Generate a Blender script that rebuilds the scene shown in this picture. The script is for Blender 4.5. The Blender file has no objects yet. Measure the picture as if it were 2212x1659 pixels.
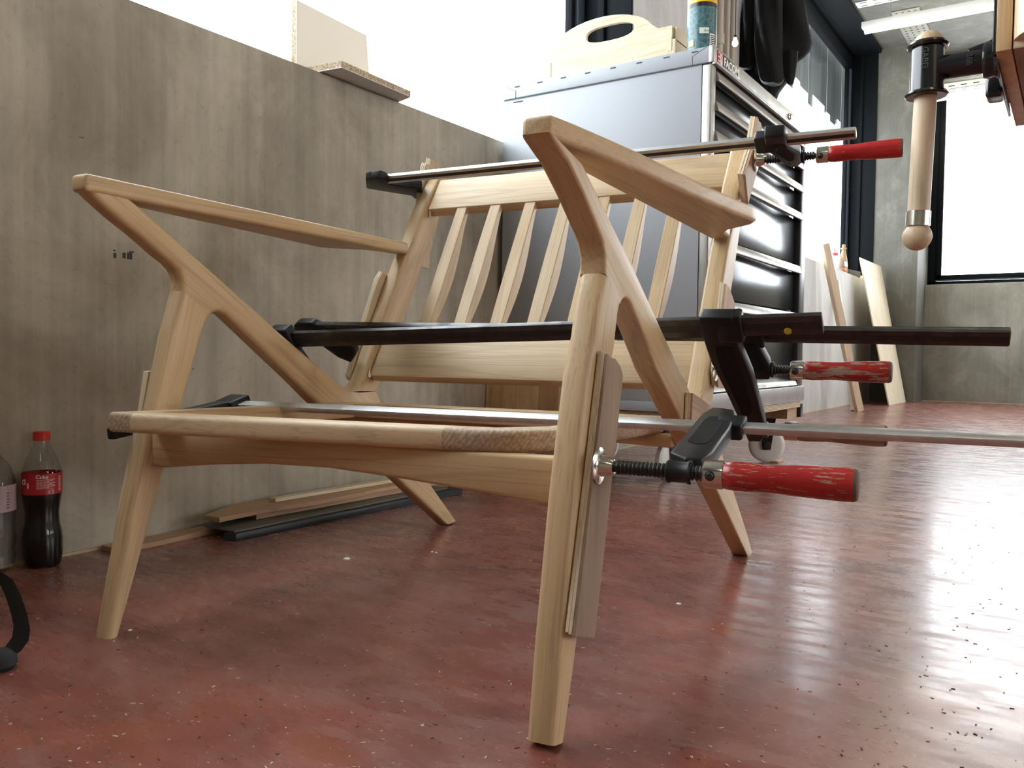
import bpy, bmesh, math, random
import numpy as np
from mathutils import Vector, Matrix
random.seed(7)
SC = bpy.context.scene
COL = SC.collection

# ------------------------------------------------------------ camera, sky, sun, exposure
F_PX, YAW, PITCH, ROLL = 1830.0, math.radians(-33.706), math.radians(-2.073), math.radians(0.75)
CAM = np.array([0, 0, 0.385])
def cam_axes(yaw, pitch, roll):
    cy, sy, cp, sp = math.cos(yaw), math.sin(yaw), math.cos(pitch), math.sin(pitch)
    f = np.array([sy*cp, cy*cp, sp]); r0 = np.array([cy, -sy, 0]); u0 = np.cross(r0, f)
    cr, sr = math.cos(roll), math.sin(roll)
    return cr*r0 + sr*u0, -sr*r0 + cr*u0, f
R_, U_, F_ = cam_axes(YAW, PITCH, ROLL)
cam_data = bpy.data.cameras.new('camera')
cam_data.sensor_width = 36.0
cam_data.lens = F_PX / 2212 * 36.0
cam_data.clip_start = 0.02
cam_ob = bpy.data.objects.new('camera', cam_data); COL.objects.link(cam_ob)
m = Matrix.Identity(4)
for i in range(3):
    m[i][0], m[i][1], m[i][2], m[i][3] = R_[i], U_[i], -F_[i], CAM[i]
cam_ob.matrix_world = m
SC.camera = cam_ob

world = bpy.data.worlds.new('overcast_sky'); SC.world = world; world.use_nodes = True
bg = world.node_tree.nodes['Background']
bg.inputs[0].default_value = (0.93, 0.955, 0.98, 1)
bg.inputs[1].default_value = 9.6

SC.view_settings.view_transform = 'Standard'
SC.view_settings.look = 'None'
SC.view_settings.gamma = 1.0
SC.view_settings.use_curve_mapping = False
SC.view_settings.exposure = 0.0
SC.cycles.use_denoising = True
SC.cycles.max_bounces = 8
SC.cycles.diffuse_bounces = 5
SC.cycles.transparent_max_bounces = 12
SC.cycles.sample_clamp_indirect = 8.0

# ------------------------------------------------------------ measuring: image point + a known plane -> place in the room
def ray(px, py):
    return F_ + (px-1106)/F_PX*R_ - (py-829.5)/F_PX*U_
TH = math.radians(6.8); X0 = -0.786
ex = np.array([math.cos(TH), math.sin(TH), 0]); ey = np.array([-math.sin(TH), math.cos(TH), 0])
ez = np.array([0, 0, 1.0]); OO = np.array([X0, 1.0, 0])
def W(l): return OO + l[0]*ex + l[1]*ey + l[2]*ez          # chair frame -> room
def hit(px, py, P, n):
    d = ray(px, py); t = ((P-CAM) @ n) / (d @ n); return CAM + t*d
def lx(px, py, x): return hit(px, py, W((x, 0, 0)), ex)      # on a plane parallel to the chair's side
def ly(px, py, y): return hit(px, py, W((0, y, 0)), ey)
def wx(px, py, x): return hit(px, py, np.array([x, 0, 0.]), np.array([1., 0, 0]))
def wy(px, py, y): return hit(px, py, np.array([0, y, 0.]), np.array([0, 1., 0]))
def wz(px, py, z): return hit(px, py, np.array([0, 0, z]), ez)
def unit(v): v = np.array(v, float); return v/np.linalg.norm(v)

# ------------------------------------------------------------ object helpers
BASE = {}
def base_of(p): return BASE.get(p.name, np.zeros(3)) if p else np.zeros(3)
def thing(name, label, cat, loc=(0, 0, 0), group=None, kind=None):
    o = bpy.data.objects.new(name, None); COL.objects.link(o); o.location = Vector(loc)
    o.empty_display_size = 0.05
    BASE[o.name] = np.array(loc, float)
    if kind: o['kind'] = kind
    if label: o['label'] = label
    if cat: o['category'] = cat
    if group: o['group'] = group
    return o
def tag(o, label, cat, group=None, kind=None):
    o['label'] = label; o['category'] = cat
    if group: o['group'] = group
    if kind: o['kind'] = kind
    return o
def finish(name, bm, mat, parent=None, grain=None, smooth=True, ang=35, label=None):
    b = base_of(parent)
    bmesh.ops.recalc_face_normals(bm, faces=bm.faces)
    me = bpy.data.meshes.new(name)
    own = None
    if parent is None:                                     # own origin at its base
        xs = np.array([v.co[:] for v in bm.verts]); own = np.array([xs[:, 0].mean(), xs[:, 1].mean(), xs[:, 2].min()])
        b = own
    co = [np.array(v.co[:]) for v in bm.verts]
    bmesh.ops.translate(bm, verts=bm.verts, vec=Vector(-b))
    bm.to_mesh(me); bm.free()
    if grain is not None:
        d1 = unit(grain); h = ez if abs(d1[2]) < 0.8 else np.array([1., 0, 0])
        d2 = unit(np.cross(d1, h)); d3 = np.cross(d1, d2)
        off = np.array([random.uniform(-20, 20) for _ in range(3)])
        at = me.attributes.new('grain', 'FLOAT_VECTOR', 'POINT')
        M = np.array([d1, d2, d3])
        at.data.foreach_set('vector', ((np.array(co) @ M.T) + off).astype(np.float32).ravel())
    if smooth:
        for p in me.polygons: p.use_smooth = True
        me.set_sharp_from_angle(angle=math.radians(ang))
    mats = mat if isinstance(mat, (list, tuple)) else [mat]
    for mm in mats: me.materials.append(mm)
    o = bpy.data.objects.new(name, me); COL.objects.link(o)
    if parent is not None:
        o.parent = parent
        BASE[o.name] = b
    else:
        o.location = Vector(own); BASE[o.name] = own
    if label: o['label'] = label
    return o
def bev(bm, w, seg=3, ang=30):
    if w <= 0: return
    es = [e for e in bm.edges if len(e.link_faces) == 2 and e.calc_face_angle(0) > math.radians(ang)]
    bmesh.ops.bevel(bm, geom=es, offset=w, segments=seg, profile=0.5, affect='EDGES', clamp_overlap=True)
def add_prism(bm, poly, vec, w=0, seg=3, mi=0, nb=()):
    t = bmesh.new(); vec = np.array(vec, float)
    a = [t.verts.new(Vector(p)) for p in poly]; b = [t.verts.new(Vector(np.array(p)+vec)) for p in poly]
    n = len(poly); t.faces.new(a[::-1]); t.faces.new(b)
    for i in range(n): t.faces.new((a[i], a[(i+1) % n], b[(i+1) % n], b[i]))
    bmesh.ops.recalc_face_normals(t, faces=t.faces)
    skip = set()
    for i in nb:
        i %= n; j = (i+1) % n
        for q in ((a[i], a[j]), (b[i], b[j]), (a[i], b[i]), (a[j], b[j])):
            e = t.edges.get(q)
            if e: skip.add(e)
    if w > 0:
        es = [e for e in t.edges if e not in skip and len(e.link_faces) == 2 and e.calc_face_angle(0) > math.radians(30)]
        bmesh.ops.bevel(t, geom=es, offset=w, segments=seg, profile=0.5, affect='EDGES', clamp_overlap=True)
    for f in t.faces: f.material_index = mi
    merge(bm, t)
def merge(bm, t):
    me = bpy.data.meshes.new('tmp'); t.to_mesh(me); t.free(); bm.from_mesh(me); bpy.data.meshes.remove(me)
def add_box(bm, c, ax, size, w=0, seg=2, mi=0):
    """box centred at c; ax = three unit axes, size = full sizes"""
    c = np.array(c, float); a, b, d = [np.array(v, float) for v in ax]; sx, sy, sz = [s/2 for s in size]
    p = [c-a*sx-b*sy-d*sz, c+a*sx-b*sy-d*sz, c+a*sx+b*sy-d*sz, c-a*sx+b*sy-d*sz]
    add_prism(bm, p, d*sz*2, w, seg, mi)
WAX = (np.array([1., 0, 0]), np.array([0, 1., 0]), ez)
CAX = (ex, ey, ez)
def add_aabb(bm, lo, hi, w=0, seg=2, mi=0):
    lo = np.array(lo, float); hi = np.array(hi, float); add_box(bm, (lo+hi)/2, WAX, hi-lo, w, seg, mi)
def add_lathe(bm, p0, d, prof, n=24, cap=True, mi=0):
    """prof = [(distance along d, radius)]"""
    t = bmesh.new(); p0 = np.array(p0, float); d = unit(d)
    h = ez if abs(d[2]) < 0.8 else np.array([1., 0, 0])
    u = unit(np.cross(d, h)); v = np.cross(d, u); rings = []
    for s, r in prof:
        if r < 1e-5: rings.append([t.verts.new(Vector(p0+d*s))])
        else: rings.append([t.verts.new(Vector(p0+d*s+r*(math.cos(2*math.pi*k/n)*u+math.sin(2*math.pi*k/n)*v))) for k in range(n)])
    for A, B in zip(rings, rings[1:]):
        if len(A) == 1 and len(B) == 1: continue
        for k in range(n):
            if len(A) == 1: t.faces.new((A[0], B[k], B[(k+1) % n]))
            elif len(B) == 1: t.faces.new((A[k], A[(k+1) % n], B[0]))
            else: t.faces.new((A[k], A[(k+1) % n], B[(k+1) % n], B[k]))
    if cap:
        if len(rings[0]) > 1: t.faces.new(rings[0][::-1])
        if len(rings[-1]) > 1: t.faces.new(rings[-1])
    bmesh.ops.recalc_face_normals(t, faces=t.faces)
    for f in t.faces: f.material_index = mi
    merge(bm, t)
def add_tube(bm, pts, r, n=10):
    pts = [np.array(p, float) for p in pts]
    t = bmesh.new(); rings = []; u = None
    for i, p in enumerate(pts):
        d = unit(pts[min(i+1, len(pts)-1)]-pts[max(i-1, 0)])
        if u is None: u = unit(np.cross(d, ez if abs(d[2]) < .8 else np.array([1., 0, 0])))
        u = unit(u-d*(u @ d)); v = np.cross(d, u)
        rr = r[i] if isinstance(r, (list, tuple)) else r
        rings.append([t.verts.new(Vector(p+rr*(math.cos(2*math.pi*k/n)*u+math.sin(2*math.pi*k/n)*v))) for k in range(n)])
    for A, B in zip(rings, rings[1:]):
        for k in range(n): t.faces.new((A[k], A[(k+1) % n], B[(k+1) % n], B[k]))
    t.faces.new(rings[0][::-1]); t.faces.new(rings[-1])
    merge(bm, t)
def NB(): return bmesh.new()
def part(name, mat, parent, fn, grain=None, label=None, ang=35):
    bm = NB(); fn(bm); return finish(name, bm, mat, parent, grain, label=label, ang=ang)
def text_part(name, body, mat, parent, origin, right, up, size, depth=0.0006, align='LEFT', bold=0.0, sx=1.0):
    cu = bpy.data.curves.new(name, 'FONT'); cu.body = body; cu.size = size; cu.extrude = depth/2; cu.align_x = align; cu.offset = bold
    tmp = bpy.data.objects.new('tmp_text', cu); COL.objects.link(tmp)
    dg = bpy.context.evaluated_depsgraph_get(); me = bpy.data.meshes.new_from_object(tmp.evaluated_get(dg))
    bpy.data.objects.remove(tmp); bpy.data.curves.remove(cu)
    r, u = unit(right), unit(up); n = np.cross(r, u); b = base_of(parent)
    for v in me.vertices: v.co = Vector(np.array(origin)+r*v.co.x*sx+u*v.co.y+n*v.co.z-b)
    me.name = name; me.materials.clear(); me.materials.append(mat)
    o = bpy.data.objects.new(name, me); COL.objects.link(o); o.parent = parent; BASE[o.name] = b
    return o

# ------------------------------------------------------------ materials
class MT:
    def __init__(s, name):
        s.m = bpy.data.materials.new(name); s.m.use_nodes = True; s.nt = s.m.node_tree; s.N = s.nt.nodes; s.L = s.nt.links
        s.b = s.N['Principled BSDF']
    def n(s, t, **k):
        x = s.N.new(t)
        for a, v in k.items(): setattr(x, a, v)
        return x
    def lk(s, a, b): s.L.new(a, b)
    def coord(s, kind='Object'):
        if kind == 'grain':
            a = s.n('ShaderNodeAttribute', attribute_name='grain'); return a.outputs['Vector']
        if kind == 'World': return s.n('ShaderNodeNewGeometry').outputs['Position']
        return s.n('ShaderNodeTexCoord').outputs[kind]
    def mp(s, vec, scale=(1, 1, 1), rot=(0, 0, 0)):
        x = s.n('ShaderNodeMapping'); x.inputs['Scale'].default_value = scale; x.inputs['Rotation'].default_value = rot
        s.lk(vec, x.inputs[0]); return x.outputs[0]
    def noise(s, vec, scale=5, detail=4, rough=.55, dist=0):
        x = s.n('ShaderNodeTexNoise'); x.inputs['Scale'].default_value = scale; x.inputs['Detail'].default_value = detail
        x.inputs['Roughness'].default_value = rough; x.inputs['Distortion'].default_value = dist; s.lk(vec, x.inputs['Vector'])
        return x.outputs['Fac']
    def ramp(s, fac, stops, interp='LINEAR'):
        x = s.n('ShaderNodeValToRGB'); x.color_ramp.interpolation = interp; e = x.color_ramp.elements
        while len(e) < len(stops): e.new(0.5)
        for el, (p, c) in zip(e, stops):
            el.position = p; el.color = (c, c, c, 1) if isinstance(c, (int, float)) else tuple(c)+(1,)
        s.lk(fac, x.inputs[0]); return x.outputs[0]
    def mix(s, fac, a, b, mode='MIX'):
        x = s.n('ShaderNodeMix', data_type='RGBA', blend_type=mode)
        for sock, v in ((x.inputs[0], fac), (x.inputs[6], a), (x.inputs[7], b)):
            if isinstance(v, (int, float)): sock.default_value = v
            elif isinstance(v, tuple): sock.default_value = v+(1,) if len(v) == 3 else v
            else: s.lk(v, sock)
        return x.outputs[2]
    def bump(s, h, strength=.2, dist=.001):
        x = s.n('ShaderNodeBump'); x.inputs['Strength'].default_value = strength; x.inputs['Distance'].default_value = dist
        s.lk(h, x.inputs['Height']); s.lk(x.outputs[0], s.b.inputs['Normal'])
    def set(s, **k):
        for a, v in k.items():
            i = s.b.inputs[a.replace('_', ' ')]
            if isinstance(v, (int, float)): i.default_value = v
            elif isinstance(v, tuple): i.default_value = v+(1,) if len(v) == 3 else v
            else: s.lk(v, i)
        return s.m
def plain(name, col, rough=.5, metal=0, **k):
    t = MT(name); return t.set(Base_Color=tuple(col), Roughness=rough, Metallic=metal, **k)
def wood(name, c1, c2, c3, rough=.5, fine=1.0):
    t = MT(name); g = t.coord('grain')
    a = t.noise(t.mp(g, (1.6, 28*fine, 28*fine)), 1, 5, .6, .6)
    col = t.ramp(a, [(.3, c2), (.5, c1), (.72, c3)])
    w = t.noise(t.mp(g, (.9, 9, 9)), 1, 2, .5, .4)
    x = t.n('ShaderNodeMath', operation='SINE'); y = t.n('ShaderNodeMath', operation='MULTIPLY'); y.inputs[1].default_value = 46
    t.lk(w, y.inputs[0]); t.lk(y.outputs[0], x.inputs[0])
    rings = t.ramp(x.outputs[0], [(.0, 1.0), (.75, 1.0), (1.0, .86)])
    col = t.mix(1.0, col, rings, 'MULTIPLY')
    p = t.noise(t.mp(g, (6, 420, 420)), 1, 2, .5)
    pores = t.ramp(p, [(.34, .78), (.46, 1.0)])
    col = t.mix(.85, col, pores, 'MULTIPLY')
    t.bump(p, .12, .0006)
    return t.set(Base_Color=col, Roughness=rough)
OAK = wood('oiled_oak', (.57, .40, .215), (.49, .33, .17), (.62, .45, .255), .46)
OAKP = wood('pale_oak', (.62, .465, .285), (.55, .395, .235), (.67, .52, .34), .5)
def oak_end():
    t = MT('oak_end_grain'); g = t.coord('grain')
    a = t.noise(t.mp(g, (120, 260, 260)), 1, 3, .6)
    w = t.n('ShaderNodeTexWave', wave_type='BANDS', bands_direction='DIAGONAL'); w.inputs['Scale'].default_value = 75; w.inputs['Distortion'].default_value = 3.5; w.inputs['Detail Scale'].default_value = .3
    t.lk(g, w.inputs[0])
    c = t.mix(1.0, t.ramp(a, [(.35, (.33, .235, .15)), (.6, (.53, .39, .26))]), t.ramp(w.outputs[1], [(0, .8), (.6, 1.0)]), 'MULTIPLY')
    return t.set(Base_Color=c, Roughness=.6)
OAKE = oak_end()
PLY = wood('birch_ply_face', (.62, .49, .33), (.55, .42, .27), (.67, .55, .39), .55, .6)
PLYD = wood('dark_ply_face', (.30, .20, .13), (.25, .165, .105), (.35, .24, .16), .55, .6)
PLYB = wood('brown_ply_face', (.43, .26, .15), (.36, .21, .12), (.5, .32, .19), .6, .6)
PINE = wood('pine_stave', (.60, .40, .21), (.5, .31, .15), (.66, .47, .27), .5, .5)
PINED = wood('brown_stave', (.42, .26, .13), (.34, .2, .1), (.48, .31, .17), .5, .9)
BEECH = wood('beech', (.62, .47, .31), (.56, .41, .26), (.67, .52, .36), .42, .5)
DARKW = wood('dark_offcut', (.13, .115, .09), (.09, .08, .065), (.17, .15, .12), .7, .7)
def ply_edge(name, light=(.72, .6, .42), dark=(.34, .23, .14), scale=1):
    t = MT(name); g = t.coord('grain')
    s = t.n('ShaderNodeSeparateXYZ'); t.lk(g, s.inputs[0])
    m1 = t.n('ShaderNodeMath', operation='MULTIPLY'); m1.inputs[1].default_value = 1500*scale; t.lk(s.outputs[2], m1.inputs[0])
    m2 = t.n('ShaderNodeMath', operation='SINE'); t.lk(m1.outputs[0], m2.inputs[0])
    c = t.ramp(m2.outputs[0], [(.1, dark), (.45, light)])
    n = t.noise(t.mp(g, (20, 200, 200)), 1, 3)
    c = t.mix(.6, c, t.ramp(n, [(.35, .7), (.6, 1.0)]), 'MULTIPLY')
    return t.set(Base_Color=c, Roughness=.7)
PLYE = ply_edge('ply_edge')

def concrete(name, base=(.37, .33, .26), light=(.52, .47, .38), dark=(.235, .20, .155), streak=.8):
    t = MT(name); p = t.coord('World')
    s1 = t.noise(t.mp(p, (9, 9, .5)), 1.4, 5, .65)
    s2 = t.noise(t.mp(p, (42, 42, .8)), 1.0, 3, .6)
    bl = t.noise(t.mp(p, (1, 1, .8)), 3.2, 7, .68, .5)
    c = t.ramp(bl, [(.28, dark), (.5, base), (.74, light)])
    c = t.mix(.55*streak, c, t.ramp(s1, [(.3, .72), (.5, 1.0), (.72, 1.32)]), 'MULTIPLY')
    c = t.mix(.35*streak, c, t.ramp(s2, [(.33, .72), (.5, 1.0), (.68, 1.3)]), 'MULTIPLY')
    sp = t.noise(t.mp(p, (1, 1, 1)), 60, 3, .7)
    c = t.mix(.4, c, t.ramp(sp, [(.3, .7), (.42, 1.0)]), 'MULTIPLY')
    t.bump(t.noise(p, 35, 5, .6), .12, .002)
    return t.set(Base_Color=c, Roughness=t.ramp(bl, [(.3, .62), (.7, .8)]))
CONC = concrete('cast_concrete')
CONCG = concrete('grey_concrete', (.25, .245, .205), (.36, .365, .33), (.18, .175, .145), .6)
CONCL = concrete('daylit_concrete', (.50, .49, .46), (.6, .595, .57), (.40, .39, .37), .3)  # lighter concrete for pier and far parapet, strong daylight put into its colour
def floor_mat():
    t = MT('oxide_red_floor'); p = t.coord('World')
    a = t.noise(t.mp(p, (1, 1, 1)), 2.2, 7, .62, 1.2)
    c = t.ramp(a, [(.3, (.125, .036, .026)), (.47, (.195, .055, .036)), (.58, (.25, .072, .043)), (.75, (.29, .115, .08))])
    a2 = t.noise(t.mp(p, (2.0, 4.5, 1), (0, 0, .5)), 2.2, 8, .72, 1.0)
    c = t.mix(t.ramp(a2, [(.45, 0.0), (.72, .6)]), c, (.30, .15, .125))
    a4 = t.noise(t.mp(p, (2.5, 6, 1), (0, 0, .15)), 2.6, 8, .74, 1.2)
    c = t.mix(t.ramp(a4, [(.3, .55), (.46, 0.0)]), c, (.10, .035, .03))
    a3 = t.noise(t.mp(p, (6, 28, 1), (0, 0, -.4)), 4.0, 4, .6, .3)
    c = t.mix(t.ramp(a3, [(.64, 0.0), (.74, .35)]), c, (.42, .3, .26))
    v = t.noise(p, 190, 2, .5)
    c = t.mix(t.ramp(v, [(.70, 0.0), (.73, .75)]), c, (.6, .48, .4))
    dk = t.noise(p, 130, 2, .5)
    c = t.mix(t.ramp(dk, [(.24, .6), (.28, 0.0)]), c, (.05, .02, .02))
    r = t.ramp(t.noise(t.mp(p, (1.5, 5, 1), (0, 0, .3)), 5, 5, .65), [(.3, .17), (.5, .27), (.7, .46)])
    t.bump(t.noise(t.mp(p, (1, 1, 1)), 14, 5, .6), .035, .003)
    return t.set(Base_Color=c, Roughness=r, Specular_IOR_Level=.47, Coat_Weight=.08, Coat_Roughness=.1, Sheen_Weight=.05, Sheen_Roughness=.3)
FLOOR = floor_mat()
def metal(name, col, rough, dirt=.3, scale=60, metallic=1.0):
    t = MT(name); p = t.coord('Object'); n = t.noise(t.mp(p, (1, 1, 1)), scale, 4, .6)
    c = t.mix(dirt, col, t.ramp(n, [(.35, tuple(x*.35 for x in col)), (.6, col)]))
    return t.set(Base_Color=c, Roughness=t.ramp(n, [(.3, min(1, rough*1.5)), (.7, rough)]), Metallic=metallic)
STEEL = metal('bar_steel', (.70, .71, .71), .36, .25, 40)
STEELD = metal('dark_bar_steel', (.10, .10, .10), .34, .4, 40)
CHROME = metal('nickel_plate', (.78, .75, .68), .16, .2, 90)
BLACKM = plain('black_cast_iron', (.009, .010, .012), .42, 0, Specular_IOR_Level=.35)
BLACKS = metal('black_screw', (.05, .05, .052), .32, .2, 80, .7)
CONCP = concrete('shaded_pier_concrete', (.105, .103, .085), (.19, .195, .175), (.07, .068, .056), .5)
BLACKE = plain('black_enamel', (.01, .0105, .012), .2, 0, Specular_IOR_Level=.7)
def handle_paint(name, wear, seed, sc=(22, 110)):
    t = MT(name); g = t.coord('grain')
    n = t.noise(t.mp(g, (sc[0], sc[1], sc[1])), 1, 6, .7, .3)
    m = t.ramp(n, [(wear, 1.0), (wear+.018, 0.0)])
    wd = t.ramp(t.noise(t.mp(g, (10, 200, 200)), 1, 2), [(.4, (.27, .17, .12)), (.6, (.42, .3, .22))])
    red = t.ramp(t.noise(t.mp(g, (8, 60, 60)), 1, 3), [(.35, (.30, .012, .012)), (.65, (.46, .028, .024))])
    c = t.mix(m, red, wd)
    t.bump(m, -.3, .0006)
    return t.set(Base_Color=c, Roughness=t.ramp(m, [(0, .24), (1, .6)]))
RED1 = handle_paint('red_handle_paint_scuffed', .40, 1, (38, 300))
RED2 = handle_paint('red_handle_paint_clean', .34, 2)
RED3 = handle_paint('red_handle_paint_flaking', .475, 3)
RED4 = handle_paint('red_handle_paint_bare', .60, 4)
HEND = plain('bare_handle_end', (.13, .07, .05), .6)
FRAMEM = plain('anthracite_frame', (.005, .007, .009), .6, 0, Specular_IOR_Level=.08)
FRAMEB = plain('slate_frame', (.05, .07, .095), .45, 0, Specular_IOR_Level=.3)
def glass_mat(name='window_pane', rough=0.0, tint=(.97, .99, 1.0)):
    m_ = bpy.data.materials.new(name); m_.use_nodes = True; nt = m_.node_tree; nt.nodes.clear()
    o = nt.nodes.new('ShaderNodeOutputMaterial'); mx = nt.nodes.new('ShaderNodeMixShader'); tr = nt.nodes.new('ShaderNodeBsdfTransparent')
    gl = nt.nodes.new('ShaderNodeBsdfGlossy'); fr = nt.nodes.new('ShaderNodeFresnel'); ge = nt.nodes.new('ShaderNodeNewGeometry'); mr = nt.nodes.new('ShaderNodeMapRange'); mr.inputs[3].default_value = 1.45; mr.inputs[4].default_value = 1/1.45
    nt.links.new(ge.outputs['Backfacing'], mr.inputs[0]); nt.links.new(mr.outputs[0], fr.inputs[0])
    tr.inputs[0].default_value = tint+(1,); gl.inputs['Roughness'].default_value = rough
    nt.links.new(fr.outputs[0], mx.inputs[0]); nt.links.new(tr.outputs[0], mx.inputs[1]); nt.links.new(gl.outputs[0], mx.inputs[2]); nt.links.new(mx.outputs[0], o.inputs[0])
    return m_
GLASS = glass_mat()
GREYS = None
def steel_side():
    t = MT('grey_powder_coat'); p = t.coord('Object')
    n = t.noise(p, 400, 2, .5); t.bump(n, .05, .0005)
    return t.set(Base_Color=(.37, .40, .44), Roughness=.38, Specular_IOR_Level=.5)
CABG = steel_side()
CABD = plain('black_drawer_front', (.014, .015, .017), .2, 0, Specular_IOR_Level=.6)
SATIN = metal('satin_chrome', (.37, .355, .33), .38, .0, 25)
WHITE = plain('white_plastic', (.75, .74, .70), .4)
CREAM = plain('cream_melamine', (.92, .88, .77), .45)
def chip():
    t = MT('chipboard_edge'); p = t.coord('Object'); n = t.noise(p, 260, 3, .6)
    t.bump(n, .5, .002)
    return t.set(Base_Color=t.ramp(n, [(.35, (.25, .17, .1)), (.5, (.5, .38, .25)), (.65, (.72, .62, .47))]), Roughness=.85)
CHIP = chip()
LAMIN = plain('grey_white_melamine', (.62, .62, .62), .4)
FABRIC = None
def fabric():
    t = MT('black_jacket_cloth'); p = t.coord('Object'); n = t.noise(p, 14, 4, .6); t.bump(n, .35, .01)
    return t.set(Base_Color=(.007, .0075, .0075), Roughness=.75, Sheen_Weight=.06, Specular_IOR_Level=.25)
FABRIC = fabric()
def emit(name, col, st):
    t = MT(name); t.set(Base_Color=(.8, .8, .8)); t.b.inputs['Emission Color'].default_value = col+(1,); t.b.inputs['Emission Strength'].default_value = st
    return t.m
TUBE = emit('lit_tube_diffuser', (1.0, .88, .68), 30)
# ------------------------------------------------------------ the room
WX, WT = -1.545, .27          # inner face of left wall, its thickness
SILL, CEIL = 1.06, 3.11
YB, YR = 8.10, 8.55           # back wall pier face, recessed face below the window
XR, YN = 6.5, -4.0            # right wall, wall behind the camera
def struct(name, fn, mat, parent=None, grain=None):
    o = part(name, mat, parent, fn, grain)
    if parent is None: o['kind'] = 'structure'
    return o
struct('floor', lambda b: add_aabb(b, (WX-.3, YN-.3, -.12), (XR+.3, YR+.4, 0)), FLOOR)
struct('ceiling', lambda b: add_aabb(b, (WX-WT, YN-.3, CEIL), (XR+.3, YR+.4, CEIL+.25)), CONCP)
J1, J2 = 3.17, 4.45            # end of window 1, start of window 2
def wall_left(b):
    add_aabb(b, (WX-WT, YN-.3, 0), (WX, J2-.6, SILL), .006, 2)
    add_aabb(b, (WX-WT, J2-.6, 0), (WX, YB, SILL), .006, 2, mi=1)
    add_aabb(b, (WX-WT, J1, SILL-.01), (WX, J2, CEIL), mi=1)
    add_aabb(b, (WX-WT, YN-.3, SILL-.01), (WX, -.9, CEIL))
struct('wall_left', wall_left, [CONC, CONCL])
PX2 = -1.185                   # right edge of the pier in the back corner
def wall_back(b):
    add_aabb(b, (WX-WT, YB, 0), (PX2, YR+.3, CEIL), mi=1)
    add_aabb(b, (PX2, YR, 0), (XR, YR+.3, SILL), .006, 2)
    add_aabb(b, (2.6, YR, SILL-.01), (XR, YR+.3, CEIL))
    add_aabb(b, (PX2-.02, YR, 2.88), (2.62, YR+.3, CEIL))
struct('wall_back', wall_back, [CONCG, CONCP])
def wall_right(b):
    add_aabb(b, (XR, YN, 0), (XR+.3, YR+.3, .9)); add_aabb(b, (XR, YN, 2.9), (XR+.3, YR+.3, CEIL))
    for y0, y1 in ((YN, .2), (2.2, 3.0), (7.4, YR+.3)): add_aabb(b, (XR, y0, .88), (XR+.3, y1, 2.92))
struct('wall_right', wall_right, CONCG)
struct('wall_front', lambda b: add_aabb(b, (WX-WT, YN-.3, 0), (XR+.3, YN, CEIL)), CONCG)
wl = bpy.data.objects['wall_left']; INK = plain('old_dark_smudge', (.05, .048, .045), .9)
for px, py, w_, h_ in ((248, 552, .006, .010), (247, 541, .004, .003), (268, 552, .007, .011), (280, 553, .011, .013), (284, 544, .010, .003), (176, 297, .010, .0012), (417, 797, .002, .004)):
    q = wx(px, py, WX); part('smudge', INK, wl, lambda b: add_aabb(b, (WX-.001, q[1]-w_/2, q[2]-h_/2), (WX+.0003, q[1]+w_/2, q[2]+h_/2)))
struct('baseboard_left', lambda b: add_aabb(b, (WX, YN, 0), (WX+.003, YB, .0055)), plain('sealant_bead', (.45, .34, .2), .6))
struct('baseboard_back', lambda b: add_aabb(b, (PX2, YR-.003, 0), (XR, YR, .0055)), plain('sealant_bead_back', (.42, .33, .22), .6))

# windows: structure, with their frames and panes as parts
def window_x(name, y0, y1, x_out, z0, z1, lining=True):
    w = thing(name, None, None, (x_out, (y0+y1)/2, z0), kind='structure')
    fw = .065
    part('frame', FRAMEB, w, lambda b: [add_aabb(b, (x_out, y0, z0), (x_out+.05, y0+fw, z1), .003), add_aabb(b, (x_out, y1-fw, z0), (x_out+.05, y1, z1), .003)])
    part('head_frame', FRAMEM, w, lambda b: add_aabb(b, (x_out, y0, z1-fw-.08), (x_out+.051, y1, z1), .003))
    part('lower_frame', FRAMEM, w, lambda b: add_aabb(b, (x_out, y0+fw, z0), (x_out+.05, y1-fw, z0+.045), .003))
    part('sash', FRAMEM, w, lambda b: [add_aabb(b, (x_out+.004, y0+fw, z0+.045), (x_out+.036, y0+fw+.03, z1-.145), .002), add_aabb(b, (x_out+.004, y1-fw-.03, z0+.045), (x_out+.036, y1-fw, z1-.145), .002),
                                       add_aabb(b, (x_out+.05, y0, z1-.035), (x_out+.10, y1, z1), .002)])
    if lining:
        part('reveal_lining', FRAMEM, w, lambda b: [add_aabb(b, (x_out+.05, y1-.012, z0), (WX-.004, y1-.001, z1), .001), add_aabb(b, (x_out+.05, y0+.001, z0), (WX-.004, y0+.012, z1), .001),
                                                    add_aabb(b, (x_out+.05, y0, z1-.03), (WX+.02, y1, z1-.001), .001), add_aabb(b, (x_out+.12, y1-.03, z0), (x_out+.15, y1-.012, z1), .002)])
    part('pane', GLASS, w, lambda b: add_aabb(b, (x_out+.016, y0+fw+.01, z0+.03), (x_out+.022, y1-fw-.01, z1-.1)))
    return w
window_x('window_1', -.9, J1, WX-WT+.0, SILL, CEIL)
window_x('window_2', J2, YB, WX-WT+.0, SILL, CEIL)
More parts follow.
